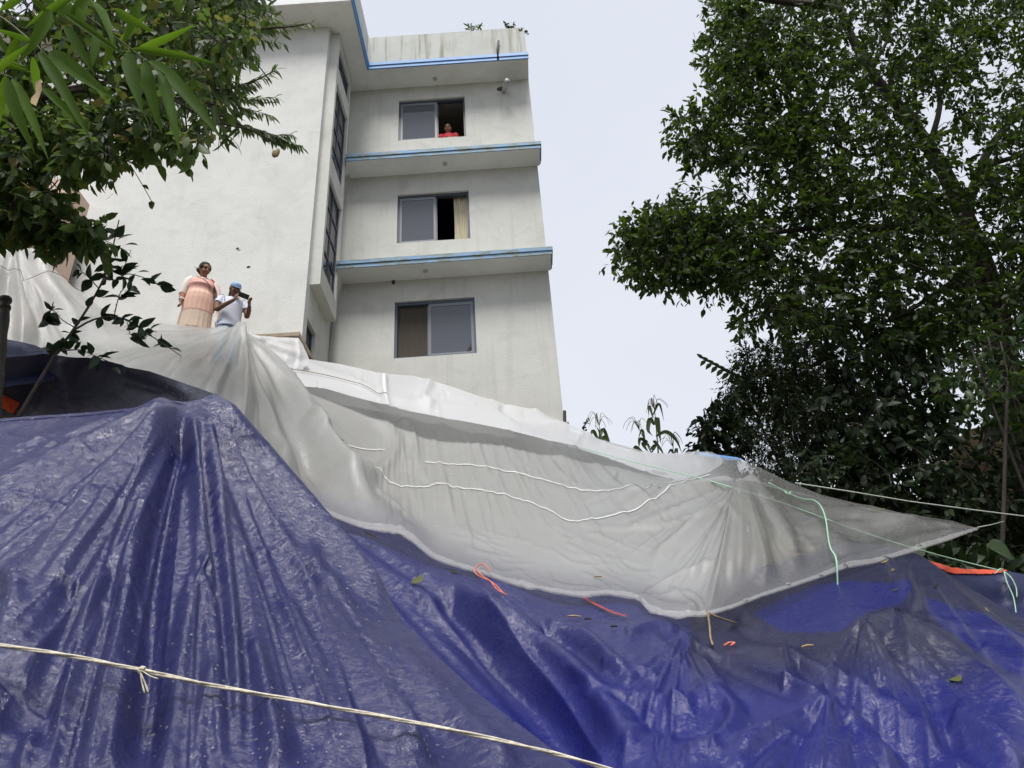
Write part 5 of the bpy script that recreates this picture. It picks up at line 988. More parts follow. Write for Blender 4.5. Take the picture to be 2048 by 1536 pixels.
LV = [(130, 28, 235, 95, 14), (-20, 50, 20, 112, 16), (78, 105, 172, 245, 22), (25, 158, 93, 287, 20), (15, 158, 45, 285, 26), (12, 150, -6, 250, 22), (85, 175, 155, 238, 20), (65, 115, 80, 205, 24), (265, 98, 432, 118, 26), (275, 98, 390, 58, 22), (255, 105, 272, 198, 22), (290, 125, 310, 242, 24), (300, 122, 432, 228, 24), (320, 145, 360, 270, 18), (100, 105, 190, 165, 18), (225, 70, 213, 132, 18), (150, -10, 40, 55, 22), (60, -5, 122, 45, 18), (180, 0, 240, 60, 18), (0, 20, 70, -20, 20), (-30, 120, 60, 140, 24), (-10, 140, 60, 90, 20), (100, 20, 60, 110, 20), (200, 60, 180, 125, 18), (240, 80, 300, 30, 20), (140, 30, 200, -30, 20), (230, 20, 290, 60, 18), (-40, 20, -10, 110, 22), (170, 40, 110, 10, 18), (280, 0, 250, 90, 18), (40, 70, 0, 150, 22), (110, 130, 130, 190, 18), (130, 50, 180, 130, 20), (-60, 160, -10, 260, 24), (60, 80, -10, 60, 20)]
fo = Foliage('bamboo', MATS['leaf_bamboo']); rg = np.random.default_rng(4)
for (xa, ya, xb, yb, wd) in LV:
    Yd = 1.55+.0012*max(0, xa)+rg.normal(0, .05); a_ = at(xa, ya, Yd); e_ = at(xb, yb, Yd+rg.normal(0, .06)); L = np.linalg.norm(e_-a_)
    wpx = wd/math.hypot(xb-xa, yb-ya); vd = unit(EYEV-a_); fo.add(a_, e_-a_, L, vd+rdir(rg)*.35, min(1.5, wpx/.19*.72))
fo.build(BM, 100)
m_ = MB(); q = [at(70, 165, 1.6), at(82, 158, 1.6), at(84, 180, 1.6), at(72, 212, 1.6), at(60, 205, 1.6), at(63, 195, 1.6), at(72, 185, 1.6)]
m_.add(q, [(0, 1, 2, 6), (6, 2, 3, 4), (6, 4, 5)]); tag(m_.build('dry_sheath', MATS['stick'], BM), 'pale dry leaf sheath')
# ------------------------------------------------------------------ thorny citrus sapling
CS = empty('thorny_sapling', S2.p(30, 838), 'thorny sapling with sparse glossy leaves growing up beside the blue flap', 'sapling')
fo = Foliage('oval', MATS['leaf_citrus']); rg = np.random.default_rng(12)
def cst(pts, ra, rb, Yd=5.2): mb = MB(); c = spline([at(x, y, Yd+dy) for x, y, dy in pts], 18); mb.tube(c, list(np.linspace(ra, rb, 18)), 7); mb.build('stem', MATS['thorn_stem'], CS, True); return c
br = [cst([(28, 850, 0), (62, 790, 0), (95, 735, 0), (112, 706, 0), (150, 655, 0), (185, 600, 0), (208, 555, 0), (222, 510, .05), (238, 440, .1)], .017, .005), cst([(145, 662, 0), (185, 640, -.05), (228, 633, -.1), (262, 645, -.12), (292, 665, -.15), (330, 690, -.15), (362, 712, -.2)], .009, .003), cst([(118, 702, 0), (160, 700, 0), (190, 712, -.05), (215, 722, -.08)], .006, .003), cst([(208, 555, 0), (232, 560, 0), (255, 548, 0), (295, 558, -.1), (328, 578, -.1)], .006, .0025),
      cst([(196, 575, 0), (172, 550, .05), (150, 535, .08)], .005, .002), cst([(150, 655, 0), (125, 640, .05), (105, 620, .05), (95, 642, .06)], .005, .002), cst([(228, 633, -.1), (236, 600, -.1), (246, 590, -.1), (262, 575, -.1)], .005, .002), cst([(215, 530, .05), (240, 545, 0), (262, 500, 0)], .004, .002), cst([(255, 645, -.1), (262, 670, -.1), (290, 680, -.1)], .004, .002), cst([(215, 520, .05), (190, 500, .1), (175, 495, .1)], .004, .002)]
mbt = MB()
for k_, c in enumerate(br):
    for i in range(2, 18):
        if k_ == 0 and i < 6: continue
        d = rdir(rg); d[1] *= .4; mbt.tube([c[i], c[i]+unit(d)*.035], [.0022, .0004], 3, False)
    n = [34, 26, 9, 12, 6, 12, 12, 9, 6, 8][k_]
    for i in range(n):
        u = rg.uniform(.35 if k_ == 0 else .25, 1); p = c[int(u*17)]; t_ = unit(c[min(17, int(u*17)+1)]-c[max(0, int(u*17)-1)]); d = unit(t_*.5+rdir(rg)*[1, .5, 1]); fo.add(p, d, .125*rg.uniform(.6, 1.2), unit(rdir(rg)+[0, -.6, .4]), rg.uniform(.7, 1.2))
for (x, y, dx, dz, L) in ((100, 700, -1, .02, .15), (228, 470, -.5, .6, .13), (235, 480, .6, .3, .14), (250, 490, .8, .0, .12), (275, 545, 1, .1, .10), (225, 735, .7, -.5, .10), (300, 660, .6, .5, .10)): fo.add(at(x, y, 5.15), unit(np.array([dx, -.1, dz])), L, (0, -.75, .6), 1.1)
tag(mbt.build('thorns', MATS['thorn_stem'], CS), kind='stuff'); fo.build(CS, 200)
# ------------------------------------------------------------------ people
m, t, b, o = NM('person_colour')
a_ = nd(t, 'ShaderNodeAttribute', attribute_name='col'); n_ = nd(t, 'ShaderNodeTexNoise', {'Vector': nd(t, 'ShaderNodeNewGeometry').outputs['Position'], 'Scale': 60, 'Detail': 3})
c_ = mixc(t, .18, a_.outputs['Color'], n_.outputs['Fac'], 'OVERLAY'); t.links.new(c_, b.inputs['Base Color']); b.inputs['Roughness'].default_value = .7; b.inputs['Specular IOR Level'].default_value = .3
PC = m
def remesh(prims, voxel, smooth=2):
    """fuse overlapping shapes into one continuous skin; colour follows the nearest source shape"""
    V = []; Fc = []; C = []
    for mb, col in prims:
        n = len(V); V += mb.v; Fc += [tuple(i+n for i in q) for q in mb.f]; C += [col]*len(mb.v)
    me = bpy.data.meshes.new('tmp'); me.from_pydata(V, [], Fc); ob = bpy.data.objects.new('tmp', me); COL.objects.link(ob)
    r = ob.modifiers.new('r', 'REMESH'); r.mode = 'VOXEL'; r.voxel_size = voxel
    if smooth: s = ob.modifiers.new('s', 'SMOOTH'); s.iterations = smooth; s.factor = .5
    dg = bpy.context.evaluated_depsgraph_get(); ev = ob.evaluated_get(dg); m2 = ev.to_mesh()
    v = np.array([tuple(q.co) for q in m2.vertices]); f = [tuple(p.vertices) for p in m2.polygons]; ev.to_mesh_clear()
    bpy.data.objects.remove(ob); bpy.data.meshes.remove(me)
    kd = KDTree(len(V))
    for i, p in enumerate(V): kd.insert(p, i)
    kd.balance()
    cols = np.array([C[kd.find(p)[1]] for p in v]); return v, f, cols
def place(v, base, phi, s=1.): c, s_ = math.cos(phi), math.sin(phi); v = np.asarray(v)*s; return np.stack([v[:, 0]*c-v[:, 1]*s_, v[:, 0]*s_+v[:, 1]*c, v[:, 2]], 1)+base
T1 = lambda pts, r, n=12: MB().tube(spline(pts, 4*len(pts)), list(np.interp(np.linspace(0, 1, 4*len(pts)), np.linspace(0, 1, len(r)), r)), n)
def BL(c, r, R=None, n=18, m_=12): return MB().ball(c, r, n, m_, R)
def rotx(a): c, s = math.cos(a), math.sin(a); return np.array([[1, 0, 0], [0, c, -s], [0, s, c]])
def rotz(a): c, s = math.cos(a), math.sin(a); return np.array([[c, -s, 0], [s, c, 0], [0, 0, 1]])
def head_prims(hc, pitch, yaw, skin, s=1., grey=1.):
    R = rotz(yaw)@rotx(-pitch); hc = np.array(hc); L = lambda x, y, z: hc+R@(np.array([x, y, z])*s)
    dk = tuple(c*.82 for c in skin); ey = (.09, .055, .04); br = (.08, .05, .036); lip = (skin[0]*.9, skin[1]*.6, skin[2]*.6)
    P_ = [(BL(L(0, -.005, .02), np.array([.074, .092, .095])*s, R), skin), (BL(L(0, .018, -.045), np.array([.058, .066, .066])*s, R), skin), (BL(L(0, .055, -.088), np.array([.026, .022, .022])*s, R), skin),
          (MB().tube([L(0, .082, .015), L(0, .106, -.018), L(0, .098, -.028)], [.010*s, .016*s, .013*s], 10), skin), (BL(L(.017, .09, -.026), .010*s, R), dk), (BL(L(-.017, .09, -.026), .010*s, R), dk)]
    for sx in (1, -1):
        P_ += [(BL(L(.075*sx, -.01, -.005), np.array([.012, .022, .034])*s, R), skin), (BL(L(.031*sx, .081, .012), np.array([.011, .007, .004])*s, R), ey), (MB().tube([L(.013*sx, .09, .033), L(.034*sx, .088, .038), L(.052*sx, .072, .031)], .0045*s, 6), br), (BL(L(.038*sx, .062, -.03), np.array([.024, .022, .024])*s, R), skin)]
    P_ += [(MB().tube([L(-.025, .078, -.058), L(0, .09, -.056), L(.025, .078, -.058)], [.004*s, .008*s, .004*s], 8), lip)]
    return P_, L, R
def hand_prims(w_, d, side, skin, curl=.6, s=1., thumb=None):
    """palm, four unequal bent fingers and a thumb; d points along the hand, side to the thumb side"""
    w_ = np.array(w_, float); d = unit(np.array(d, float)); side = unit(np.array(side, float)-d*(np.array(side, float)@d)); nrm = np.cross(d, side); P_ = []
    P_.append((MB().rings([(w_+d*x*s, side*a*s, nrm*b_*s) for x, a, b_ in ((-.01, .026, .02), (.03, .036, .017), (.07, .041, .015), (.088, .038, .012))], 12), skin))
    for i, L in enumerate((.072, .08, .074, .058)):
        b0 = w_+(d*.082+side*(.029-.0195*i))*s; k1 = b0+(d*math.cos(curl*.4)+nrm*math.sin(curl*.4))*L*.45*s; k2 = k1+(d*math.cos(curl)+nrm*math.sin(curl))*L*.32*s; k3 = k2+(d*math.cos(curl*1.5)+nrm*math.sin(curl*1.5))*L*.25*s
        P_.append((MB().tube([b0-d*.01, k1, k2, k3], [.0095*s, .009*s, .008*s, .0065*s], 8), skin))
    b0 = w_+(d*.02+side*.03)*s; k1 = b0+(d*.6+side*.7+nrm*.2)*.04*s; k2 = k1+(d*.85+side*.25+nrm*.4)*.032*s; P_.append((MB().tube([b0, k1, k2], [.013*s, .011*s, .008*s], 8), skin))
    return P_
def ringtorso(spec, n=28): return MB().rings([((cx, cy, z), (a, 0, 0), (0, b_, 0)) for z, a, b_, cx, cy in spec], n)
def pobj(name, prims, voxel, parent, base, phi, s, smooth=2, recol=None):
    v, f, c = remesh(prims, voxel, smooth)
    if recol: c = recol(v, c)
    return obj(name, place(v, base, phi, s), f, PC, parent, True, cols=c)
rs = np.random.default_rng(77)
# ---- woman in pink on the terrace
wp = at(392, 640, 10.12); base = np.array([wp[0], 10.12, TZ]); phi = math.radians(207); SK = (.27, .145, .09)
PW = empty('person', base, 'woman in long pink tunic and cream shawl standing on the terrace, looking down', 'person', 'people looking on')
HP_, L, R = head_prims((.0, .07, 1.475), .42, .45, SK, 1.1)
pr = HP_+[(T1([(0, -.01, 1.27), (0, .015, 1.36), (0, .045, 1.42)], [.07, .055, .055]), SK), (ringtorso([(.75, .15, .11, 0, 0), (.95, .16, .12, 0, .01), (1.1, .15, .12, 0, .01), (1.22, .16, .11, 0, 0), (1.3, .13, .08, 0, -.01), (1.34, .06, .05, 0, 0)]), SK)]
ra = [(.17, -.01, 1.285), (.225, -.02, 1.16), (.25, -.035, 1.02), (.262, .0, .90), (.265, .035, .785)]
la = [(-.17, -.01, 1.285), (-.225, -.02, 1.16), (-.25, -.04, 1.02), (-.25, -.03, .91), (-.24, .0, .80)]
for ar, sd_ in ((ra, 1), (la, -1)): pr += [(T1(ar, [.058, .055, .048, .043, .031]), SK)]+hand_prims(ar[-1], np.array(ar[-1])-np.array(ar[-2])+[0, .01, 0], (-.3*sd_, 1, 0), SK, .7, 1.05)
for sx in (1, -1): pr += [(T1([(.085*sx, 0, .82), (.09*sx, .02, .46), (.09*sx, -.01, .09)], [.095, .062, .04]), (.55, .40, .36)), (T1([(.09*sx, -.03, .045), (.095*sx, .06, .03), (.1*sx, .15, .022)], [.042, .036, .022]), SK)]
pobj('body', pr, .009, PW, base, phi, 1.)
HC = (.022, .017, .016)
hp = [(BL(L(0, -.03, .042), (.093, .105, .102), R), HC), (BL(L(0, -.06, -.02), (.085, .06, .075), R), HC), (BL(L(.062, .0, .03), (.03, .06, .05), R), HC), (BL(L(-.062, .0, .03), (.03, .06, .05), R), HC), (BL(L(.03, -.12, -.01), (.045, .04, .045), R), HC), (MB().tube([L(-.07, .02, .07), L(0, .055, .10), L(.07, .02, .07)], [.014, .016, .014], 8), HC), (MB().tube([L(.05, -.14, .0), L(.09, -.16, .02), L(.115, -.165, .03)], [.008, .006, .003], 6), HC)]
pobj('hair', hp, .008, PW, base, phi, 1.)
PK = (.68, .40, .33)
def kcol(v, c):
    c = c.copy(); z = v[:, 2]; nz_ = rs.random(len(v)); th = np.arctan2(v[:, 0], v[:, 1])
    up_ = z > 1.05; c[up_] = np.array([.66, .34, .31]); st = (np.sin(th*17+z*3) > .55) & ~up_; c[st] = np.array([.74, .50, .40]); c[~up_ & ~st] = np.array([.70, .42, .33])
    bd = (z < .60); k_ = (np.sin(th*22)+np.sin(z*95+th*8)*.8); c[bd] = np.array([.66, .50, .40]); c[bd & (k_ > .6)] = np.array([.52, .48, .44]); c[bd & (k_ < -.7)] = np.array([.66, .47, .28]); c[(z < .62) & (z > .585)] = np.array([.50, .28, .24]); return c
spec = [(1.335, .085, .075, 0, 0), (1.31, .15, .095, 0, -.01), (1.27, .185, .11, 0, 0), (1.2, .20, .145, 0, .025), (1.13, .205, .165, 0, .04), (1.07, .195, .15, 0, .03), (1.02, .20, .15, 0, .025), (.94, .212, .17, 0, .035), (.84, .225, .18, 0, .03), (.72, .235, .18, 0, .02), (.55, .235, .175, 0, .015), (.40, .238, .175, 0, .01), (.27, .242, .178, 0, .01)]
kp = [(ringtorso(spec, 40), PK)]
for i in range(16):
    a = i/16*6.283+rs.normal(0, .12); kp.append((T1([(math.cos(a)*.222, .02+math.sin(a)*.178, .82), (math.cos(a)*.233, .015+math.sin(a)*.174, .56), (math.cos(a)*.24, .01+math.sin(a)*.176, .275)], [.004, .007, .010], 6), PK))
pobj('tunic', kp, .010, PW, base, phi, 1., 2, kcol)
CRM = (.78, .72, .64)
sl = [(T1([(.15, -.01, 1.30), (.20, -.015, 1.24), (.235, -.02, 1.14), (.262, -.035, 1.0), (.268, -.03, .965)], [.07, .074, .07, .064, .06]), CRM)]
pobj('sleeve', sl, .010, PW, base, phi, 1.); sl = [(T1([(-.15, -.01, 1.30), (-.20, -.015, 1.24), (-.235, -.02, 1.14), (-.262, -.035, 1.0), (-.262, -.02, .95)], [.07, .074, .07, .064, .06]), CRM)]
pobj('sleeve', sl, .010, PW, base, phi, 1.)
SHW = (.80, .64, .58); sp = []
def drape(pts, wd, th_, col): 
    c = spline(pts, 20); m_ = MB(); m_.rings([(c[i], np.array(wd)*(.75+.25*math.sin(i*.9)), np.array(th_)) for i in range(20)], 14); return (m_, col)
sp.append(drape([(.12, .06, 1.345), (.05, .12, 1.26), (-.06, .19, 1.17), (-.17, .16, 1.06), (-.22, .10, .96)], (.03, .0, .05), (.0, .018, .0), (.80, .70, .58)))
sp.append(drape([(.13, -.05, 1.34), (.03, -.10, 1.36), (-.10, -.06, 1.36), (-.19, .03, 1.31), (-.26, .06, 1.15), (-.30, .05, .95), (-.32, .04, .7), (-.33, .03, .42)], (.04, .06, .0), (.022, -.015, .0), SHW))
sp.append(drape([(-.2, .08, 1.22), (-.27, .11, 1.0), (-.30, .12, .75), (-.31, .10, .5), (-.32, .09, .36)], (.035, .05, .0), (.015, -.012, .0), SHW))
sp.append(drape([(.14, -.11, 1.28), (.19, -.14, 1.02), (.215, -.13, .7), (.225, -.12, .34)], (.06, .05, .0), (.014, -.016, .0), (.78, .70, .62)))
pobj('shawl', sp, .009, PW, base, phi, 1., 2, lambda v, c: np.where(((np.sin(v[:, 2]*70)+np.sin(v[:, 1]*90)) > 1.1)[:, None], c*.82, c))
for i, z in enumerate((.835, .85, .865, .895)):
    m_ = MB(); u = (z-.785)/(.90-.785); cc = np.array(ra[4])*(1-u)+np.array(ra[3])*u; m_.tube([cc+np.array([math.cos(x)*.043, math.sin(x)*.043, 0]) for x in np.linspace(0, 6.283, 15)], .006, 6, False)
    obj('bangle', place(m_.v, base, phi), m_.f, MATS['hem_orange'] if i == 3 else MATS['lamp_white'], PW, True)
# ---- woman in a cap photographing with a phone
q = at(474, 568, 9.72); base2 = np.array([q[0]-.03, 9.72, q[2]-1.555]); phi2 = math.radians(213); SK2 = (.20, .105, .068)
PW2 = empty('person', base2, 'person in light blue cap and lavender polo shirt taking a picture with a phone', 'person', 'people looking on')
HP2, L2, R2 = head_prims((0, .075, 1.405), .5, .15, SK2, 1.03)
sh = (.60, .61, .72); jn = (.22, .36, .60)
rA = [(.155, -.01, 1.235), (.215, .02, 1.11), (.225, .07, .95), (.13, .19, 1.0), (.03, .295, 1.05)]; lA = [(-.155, -.01, 1.235), (-.21, .03, 1.10), (-.225, .10, .93), (-.22, .22, .96), (-.20, .315, 1.0)]
pr = HP2+[(T1([(0, -.01, 1.2), (0, .02, 1.29), (0, .05, 1.34)], [.06, .05, .05]), SK2), (ringtorso([(.75, .14, .10, 0, 0), (.9, .13, .1, 0, .01), (1.05, .135, .1, 0, .01), (1.18, .145, .095, 0, 0), (1.25, .11, .07, 0, -.01), (1.28, .05, .05, 0, 0)]), SK2)]
pr += [(ringtorso([(.60, .15, .11, 0, 0), (.72, .165, .12, 0, 0), (.86, .15, .11, 0, .005)]), jn)]
for ar, sd_ in ((rA, 1), (lA, -1)):
    pr += [(T1(ar[:3], [.048, .045, .040]), SK2), (T1(ar[2:], [.040, .036, .027]), SK2)]
pr += hand_prims(rA[-1], (-.25, .35, .75), (-.5, .6, .1), SK2, 1.1, .95)+hand_prims(lA[-1], (.12, .2, .9), (.6, .6, .0), SK2, 1.1, .95)
for sx in (1, -1): pr += [(T1([(.08*sx, 0, .80), (.085*sx, .01, .45), (.09*sx, -.01, .08)], [.105, .07, .055]), jn), (T1([(.09*sx, -.03, .045), (.095*sx, .06, .035), (.1*sx, .14, .025)], [.045, .04, .028]), (.1, .1, .1))]
pobj('body', pr, .009, PW2, base2, phi2, 1.)
hp = [(BL(L2(0, -.03, .02), (.08, .085, .085), R2), HC), (T1([L2(0, -.09, -.02), (.03, -.06, 1.26), (.09, -.11, 1.1), (.13, -.10, .92)], [.055, .05, .045, .018]), HC)]
pobj('hair', hp, .009, PW2, base2, phi2, 1.)
sp = [(ringtorso([(1.275, .07, .06, 0, .01), (1.255, .125, .08, 0, 0), (1.2, .165, .105, 0, .005), (1.1, .168, .125, 0, .02), (.98, .16, .122, 0, .02), (.86, .165, .125, 0, .01), (.77, .168, .125, 0, .01), (.70, .182, .135, 0, .005)], 30), sh)]
for ar in (rA, lA): sp.append((T1([np.array(ar[0])*[.85, 1, 1.01], ar[0], (np.array(ar[0])*.35+np.array(ar[1])*.65), np.array(ar[1])+[0, 0, -.01]], [.06, .064, .064, .066]), sh))
def scol(v, c):
    c = c.copy(); c[(v[:, 2] > 1.262)] = (.05, .06, .13); r_ = np.abs(v[:, 0]); c[(r_ > .125) & (r_ < .137) & (v[:, 2] > 1.12)] = (.08, .09, .18); c[(v[:, 2] < .72)] = (.50, .51, .62); return c
pobj('polo_shirt', sp, .009, PW2, base2, phi2, 1., 2, scol)
cb = (.28, .42, .68)
cp = [(MB().rings([(L2(0, -.01, z), R2@np.array([a, 0, 0]), R2@np.array([0, b_, 0])) for z, a, b_ in ((.028, .084, .103), (.06, .083, .10), (.09, .070, .085), (.108, .045, .055), (.114, .012, .015))], 22), cb)]
v, f, c = remesh(cp, .006, 2); cap = obj('cap', place(v, base2, phi2), f, PC, PW2, True, cols=c)
vm = MB(); vm.rings([(L2(0, .085, .032), R2@np.array([.066, 0, 0]), R2@np.array([0, .02, .0])), (L2(0, .145, .02), R2@np.array([.058, 0, 0]), R2@np.array([0, .045, -.008])), (L2(0, .145, .014), R2@np.array([.058, 0, 0]), R2@np.array([0, .045, -.008])), (L2(0, .085, .024), R2@np.array([.066, 0, 0]), R2@np.array([0, .02, 0]))], 18, True)
obj('visor', place(vm.v, base2, phi2), vm.f, PC, cap, True, cols=np.tile([.20, .30, .52], (len(vm.v), 1)))
lg = MB(); lg.add([L2(x, .093-.004*abs(x)*10, z) for x, z in ((-.02, .045), (.02, .045), (.012, .07), (-.012, .07))], [(0, 1, 2, 3)]); obj('badge', place(lg.v, base2, phi2)+[0, -.006, .004], lg.f, MATS['lamp_white'], cap)
ph = MB(); pc = np.array([-.085, .385, 1.105]); ax = unit(np.array([1., .08, .10])); az = unit(np.array([0, .35, 1.])); az = unit(az-ax*(az@ax)); ay = np.cross(az, ax)
ph.hexa([pc+ax*x*.08+ay*y*.005+az*z*.04 for z in (-1, 1) for x, y in ((-1, -1), (1, -1), (1, 1), (-1, 1))])
po_ = obj('phone', place(ph.v, base2, phi2), ph.f, MATS['phone_black']); tag(po_, 'black phone held sideways in both hands of the cap wearer', 'phone')
for k_ in range(2):
    m_ = MB(); c0_ = pc+ax*.058+az*(.02-.022*k_); s_ = 1 if ay[1] > 0 else -1; m_.tube([c0_+ay*s_*.004, c0_+ay*s_*.0085], .008, 12); l_ = obj('lens', place(m_.v, base2, phi2), m_.f, MATS['dark_glass'], po_)
# ---- person at the top window
q = at(897, 268, 12.92); base3 = np.array([q[0], 12.88, 14.40]); hz3 = at(897, 263, 12.9)[2]-14.40; phi3 = math.radians(178); SK3 = (.36, .20, .14)
PW3 = empty('person', base3, 'person in a red top looking out of the open top window', 'person', 'people looking on')
hs = hz3/1.41
HP3, L3, R3 = head_prims((0, .06, 1.41*hs), .35, 0, SK3, 1.05)
pr = HP3+[(T1([(0, -.02, 1.2*hs), (0, .03, 1.34*hs)], [.06, .05]), SK3), (ringtorso([(.7*hs, .15, .1, 0, 0), (1.0*hs, .15, .11, 0, 0), (1.2*hs, .16, .1, 0, 0), (1.27*hs, .06, .06, 0, 0)]), SK3)]
for sx in (1, -1): pr += [(T1([(.16*sx, 0, 1.23*hs), (.20*sx, .08, 1.09*hs), (.13*sx, .13, 1.0*hs)], [.05, .045, .035]), SK3), (T1([(.08*sx, 0, .75*hs), (.085*sx, 0, .05)], [.09, .05]), (.08, .08, .1))]+hand_prims((.13*sx, .13, 1.0*hs), (-.6*sx, .2, .1), (0, .3, 1), SK3, .6)
pobj('body', pr, .01, PW3, base3, phi3, 1.)
pobj('hair', [(BL(L3(0, -.03, .03), (.088, .09, .098), R3), HC), (BL(L3(0, -.04, -.07), (.09, .06, .09), R3), HC)], .01, PW3, base3, phi3, 1.)
RD = (.62, .035, .05); sp = [(ringtorso([(.72*hs, .17, .12, 0, 0), (1.0*hs, .168, .13, 0, .01), (1.2*hs, .175, .12, 0, .01), (1.26*hs, .13, .09, 0, 0), (1.285*hs, .085, .075, 0, 0)]), RD)]
for sx in (1, -1): sp.append((T1([(.13*sx, 0, 1.24*hs), (.17*sx, .02, 1.22*hs), (.215*sx, .08, 1.10*hs)], [.06, .068, .062]), RD))
pobj('red_top', sp, .01, PW3, base3, phi3, 1.)
# ------------------------------------------------------------------ ropes and strings
def lay(sheets, pts, off, n=120, env=9):
    """3D path over the sheets: follows them but bridges the hollows like a taut line"""
    c = spline(pts, n); Y = []
    for x, y in c:
        Y.append(min(s.p(x, y)[1] for s in sheets))
    Y = np.array(Y); E_ = np.array([Y[max(0, i-env):i+env+1].min() for i in range(n)]); k_ = np.ones(env)/env
    E_ = np.convolve(np.pad(E_, env, mode='edge'), k_, 'same')[env:-env]; E_ = np.minimum(E_, Y)-off
    return np.array([at(x, y, yy) for (x, y), yy in zip(c, E_)])
def strands(c, R, r, n, turns, parent, mat, name='strand', seed=0):
    rg = np.random.default_rng(seed); t_ = np.gradient(c, axis=0); t_ /= np.linalg.norm(t_, axis=1)[:, None]; b_ = np.cross(t_, [0, 0, 1.]); b_ /= np.linalg.norm(b_, axis=1)[:, None]; u_ = np.cross(b_, t_)
    for k in range(n):
        a = np.linspace(0, turns*6.283, len(c))+k*6.283/n+np.cumsum(rg.normal(0, .10, len(c))); m_ = MB(); m_.tube(c+R*(b_*np.cos(a)[:, None]+u_*np.sin(a)[:, None]), r, 6); m_.build(name, MATS[mat], parent, True)
rp = [(-120, 1276), (0, 1291), (140, 1312), (280, 1340), (430, 1372), (640, 1410), (860, 1452), (1050, 1492), (1160, 1522), (1300, 1562)]
pc_ = spline(rp, 150); sx_ = np.array([x for x, y in pc_]); iy_ = np.array([1/S1.p(x, y)[1] for x, y in pc_]); mk_ = sx_ < 1120
kb = np.polyfit(sx_[mk_], iy_[mk_], 1)[0]; ka = (iy_-kb*sx_)[mk_].max()+.016; c = np.array([at(x, y, 1/(ka+kb*x)) for x, y in pc_])
RO = empty('rope', c[0], 'pale frayed rope stretched across the front of the blue tarp, with a knot', 'rope'); strands(c, .0036, .0046, 3, 5, RO, 'rope_white', seed=1)
k = np.array([at(x, 1340+(x-280)*.22, 1/(ka+kb*x)-.004) for x in np.linspace(270, 292, 12)]); m_ = MB(); 
m_.tube([k[6]+.010*np.array([.3*math.sin(x), -math.cos(x), math.sin(x)]) for x in np.linspace(0, 6.28, 12)], .005, 6); m_.tube([k[8]+.010*np.array([.3*math.sin(x), -math.cos(x), math.sin(x)]) for x in np.linspace(0, 6.28, 12)], .005, 6); m_.build('knot', MATS['rope_white'], RO, True)
ky = k[6][1]-.008
for pts in ([(282, 1340), (300, 1352), (316, 1358)], [(280, 1340), (284, 1365), (290, 1388)], [(280, 1342), (290, 1366), (297, 1386)]):
    m_ = MB(); m_.tube(spline([at(x, y, ky) for x, y in pts], 8), [.003, .004, .0045, .005, .005, .0055, .006, .006], 6, flat=.5); m_.build('loose_end', MATS['rope_white'], RO, True)
def string(name, label, path, r, mat, extra=()):
    O = empty(name, path[0], label, 'string'); m_ = MB(); m_.tube(path, r, 5); m_.build('line', MATS[mat], O, True)
    for e_ in extra: m_ = MB(); m_.tube(e_, r*.9, 5); m_.build('loose_end', MATS[mat], O, True)
    return O
g1 = list(lay([S5, S6], [(1150, 892), (1260, 922), (1400, 957), (1485, 981), (1560, 1004)], .06, 60, 5))
end = at(2008, 1143, 6.85); far = at(2100, 1172, 7.0)
pth = np.vstack([spline(g1, 50), np.linspace(g1[-1], end, 40)[1:]]); pth[50:, 2] -= .05*np.sin(np.linspace(0, math.pi, len(pth)-50))
string('green_twine', 'taut pale green twine running over the clear sheet peak, ends dangling at the right', pth, .0062, 'twine_green',
       [spline([end, at(2014, 1165, 6.8), at(2027, 1195, 6.75), at(2033, 1232, 6.7)], 14), spline([end, at(2022, 1155, 6.8), at(2032, 1175, 6.78), at(2034, 1195, 6.76)], 14), spline([end+[0, 0, .02], at(2000, 1138, 6.8), at(1990, 1148, 6.8)], 8), spline([S5.p(1560, 1004, .05), S5.p(1566, 1012, .05), S5.p(1572, 1004, .06)], 6)])
d2 = [S5.p(1530, 985, .03), S5.p(1590, 1010, .03), S5.p(1625, 1020, .04), S5.p(1640, 1060, .05), S5.p(1655, 1110, .06), S5.p(1668, 1145, .10)]; ye = d2[-1][1]
d2 += [at(x, y, ye-.02) for x, y in ((1676, 1180), (1680, 1200), (1672, 1216), (1682, 1226), (1672, 1238), (1676, 1248))]
string('green_twine', 'loose wavy green twine dangling off the lower edge of the clear sheet', spline(d2, 70), .0062, 'twine_green')
string('pale_twine', 'thin pale twine stretched in front of the thicket to the right edge', [at(1590, 966, 8.3), at(1700, 983, 8.3), at(1820, 1003, 8.35), at(1940, 1019, 8.4), at(2060, 1034, 8.5), at(2300, 1064, 8.6)], .0075, 'twine_white')
string('dark_twine', 'thin dark twine lying along the top of the white sheet', np.array([S6.p(x, y, .03) for x, y in spline([(560, 738), (640, 752), (720, 775), (770, 800)], 30)]), .006, 'twine_brown')
string('dark_twine', 'thin twine across the clear sheet at the left edge', np.array([S5.p(x, y, .04) for x, y in spline([(-60, 555), (0, 562), (100, 578), (160, 595)], 30)]), .0045, 'twine_brown')
kc = S5.p(1415, 1231, .02)
string('brown_twine', 'brown twine tying the lower corner of the clear sheet', spline([kc, at(1419, 1250, kc[1]-.06), at(1421, 1275, kc[1]-.15), S3.p(1425, 1298, .02)], 16), .007, 'twine_brown', [spline([kc, at(1440, 1236, kc[1]-.03), S3.p(1475, 1250, .02)], 8)])
string('orange_twine', 'frayed orange twine tied at the lower hem of the clear sheet', np.array([S3.p(x, y, .05) for x, y in spline([(982, 1160), (968, 1145), (952, 1150), (950, 1160), (965, 1178), (985, 1195), (1008, 1216)], 40)]), .0042, 'twine_orange', [np.array([S3.p(x, y, .055) for x, y in spline([(954, 1155), (972, 1180), (990, 1205), (1012, 1218)], 16)])])
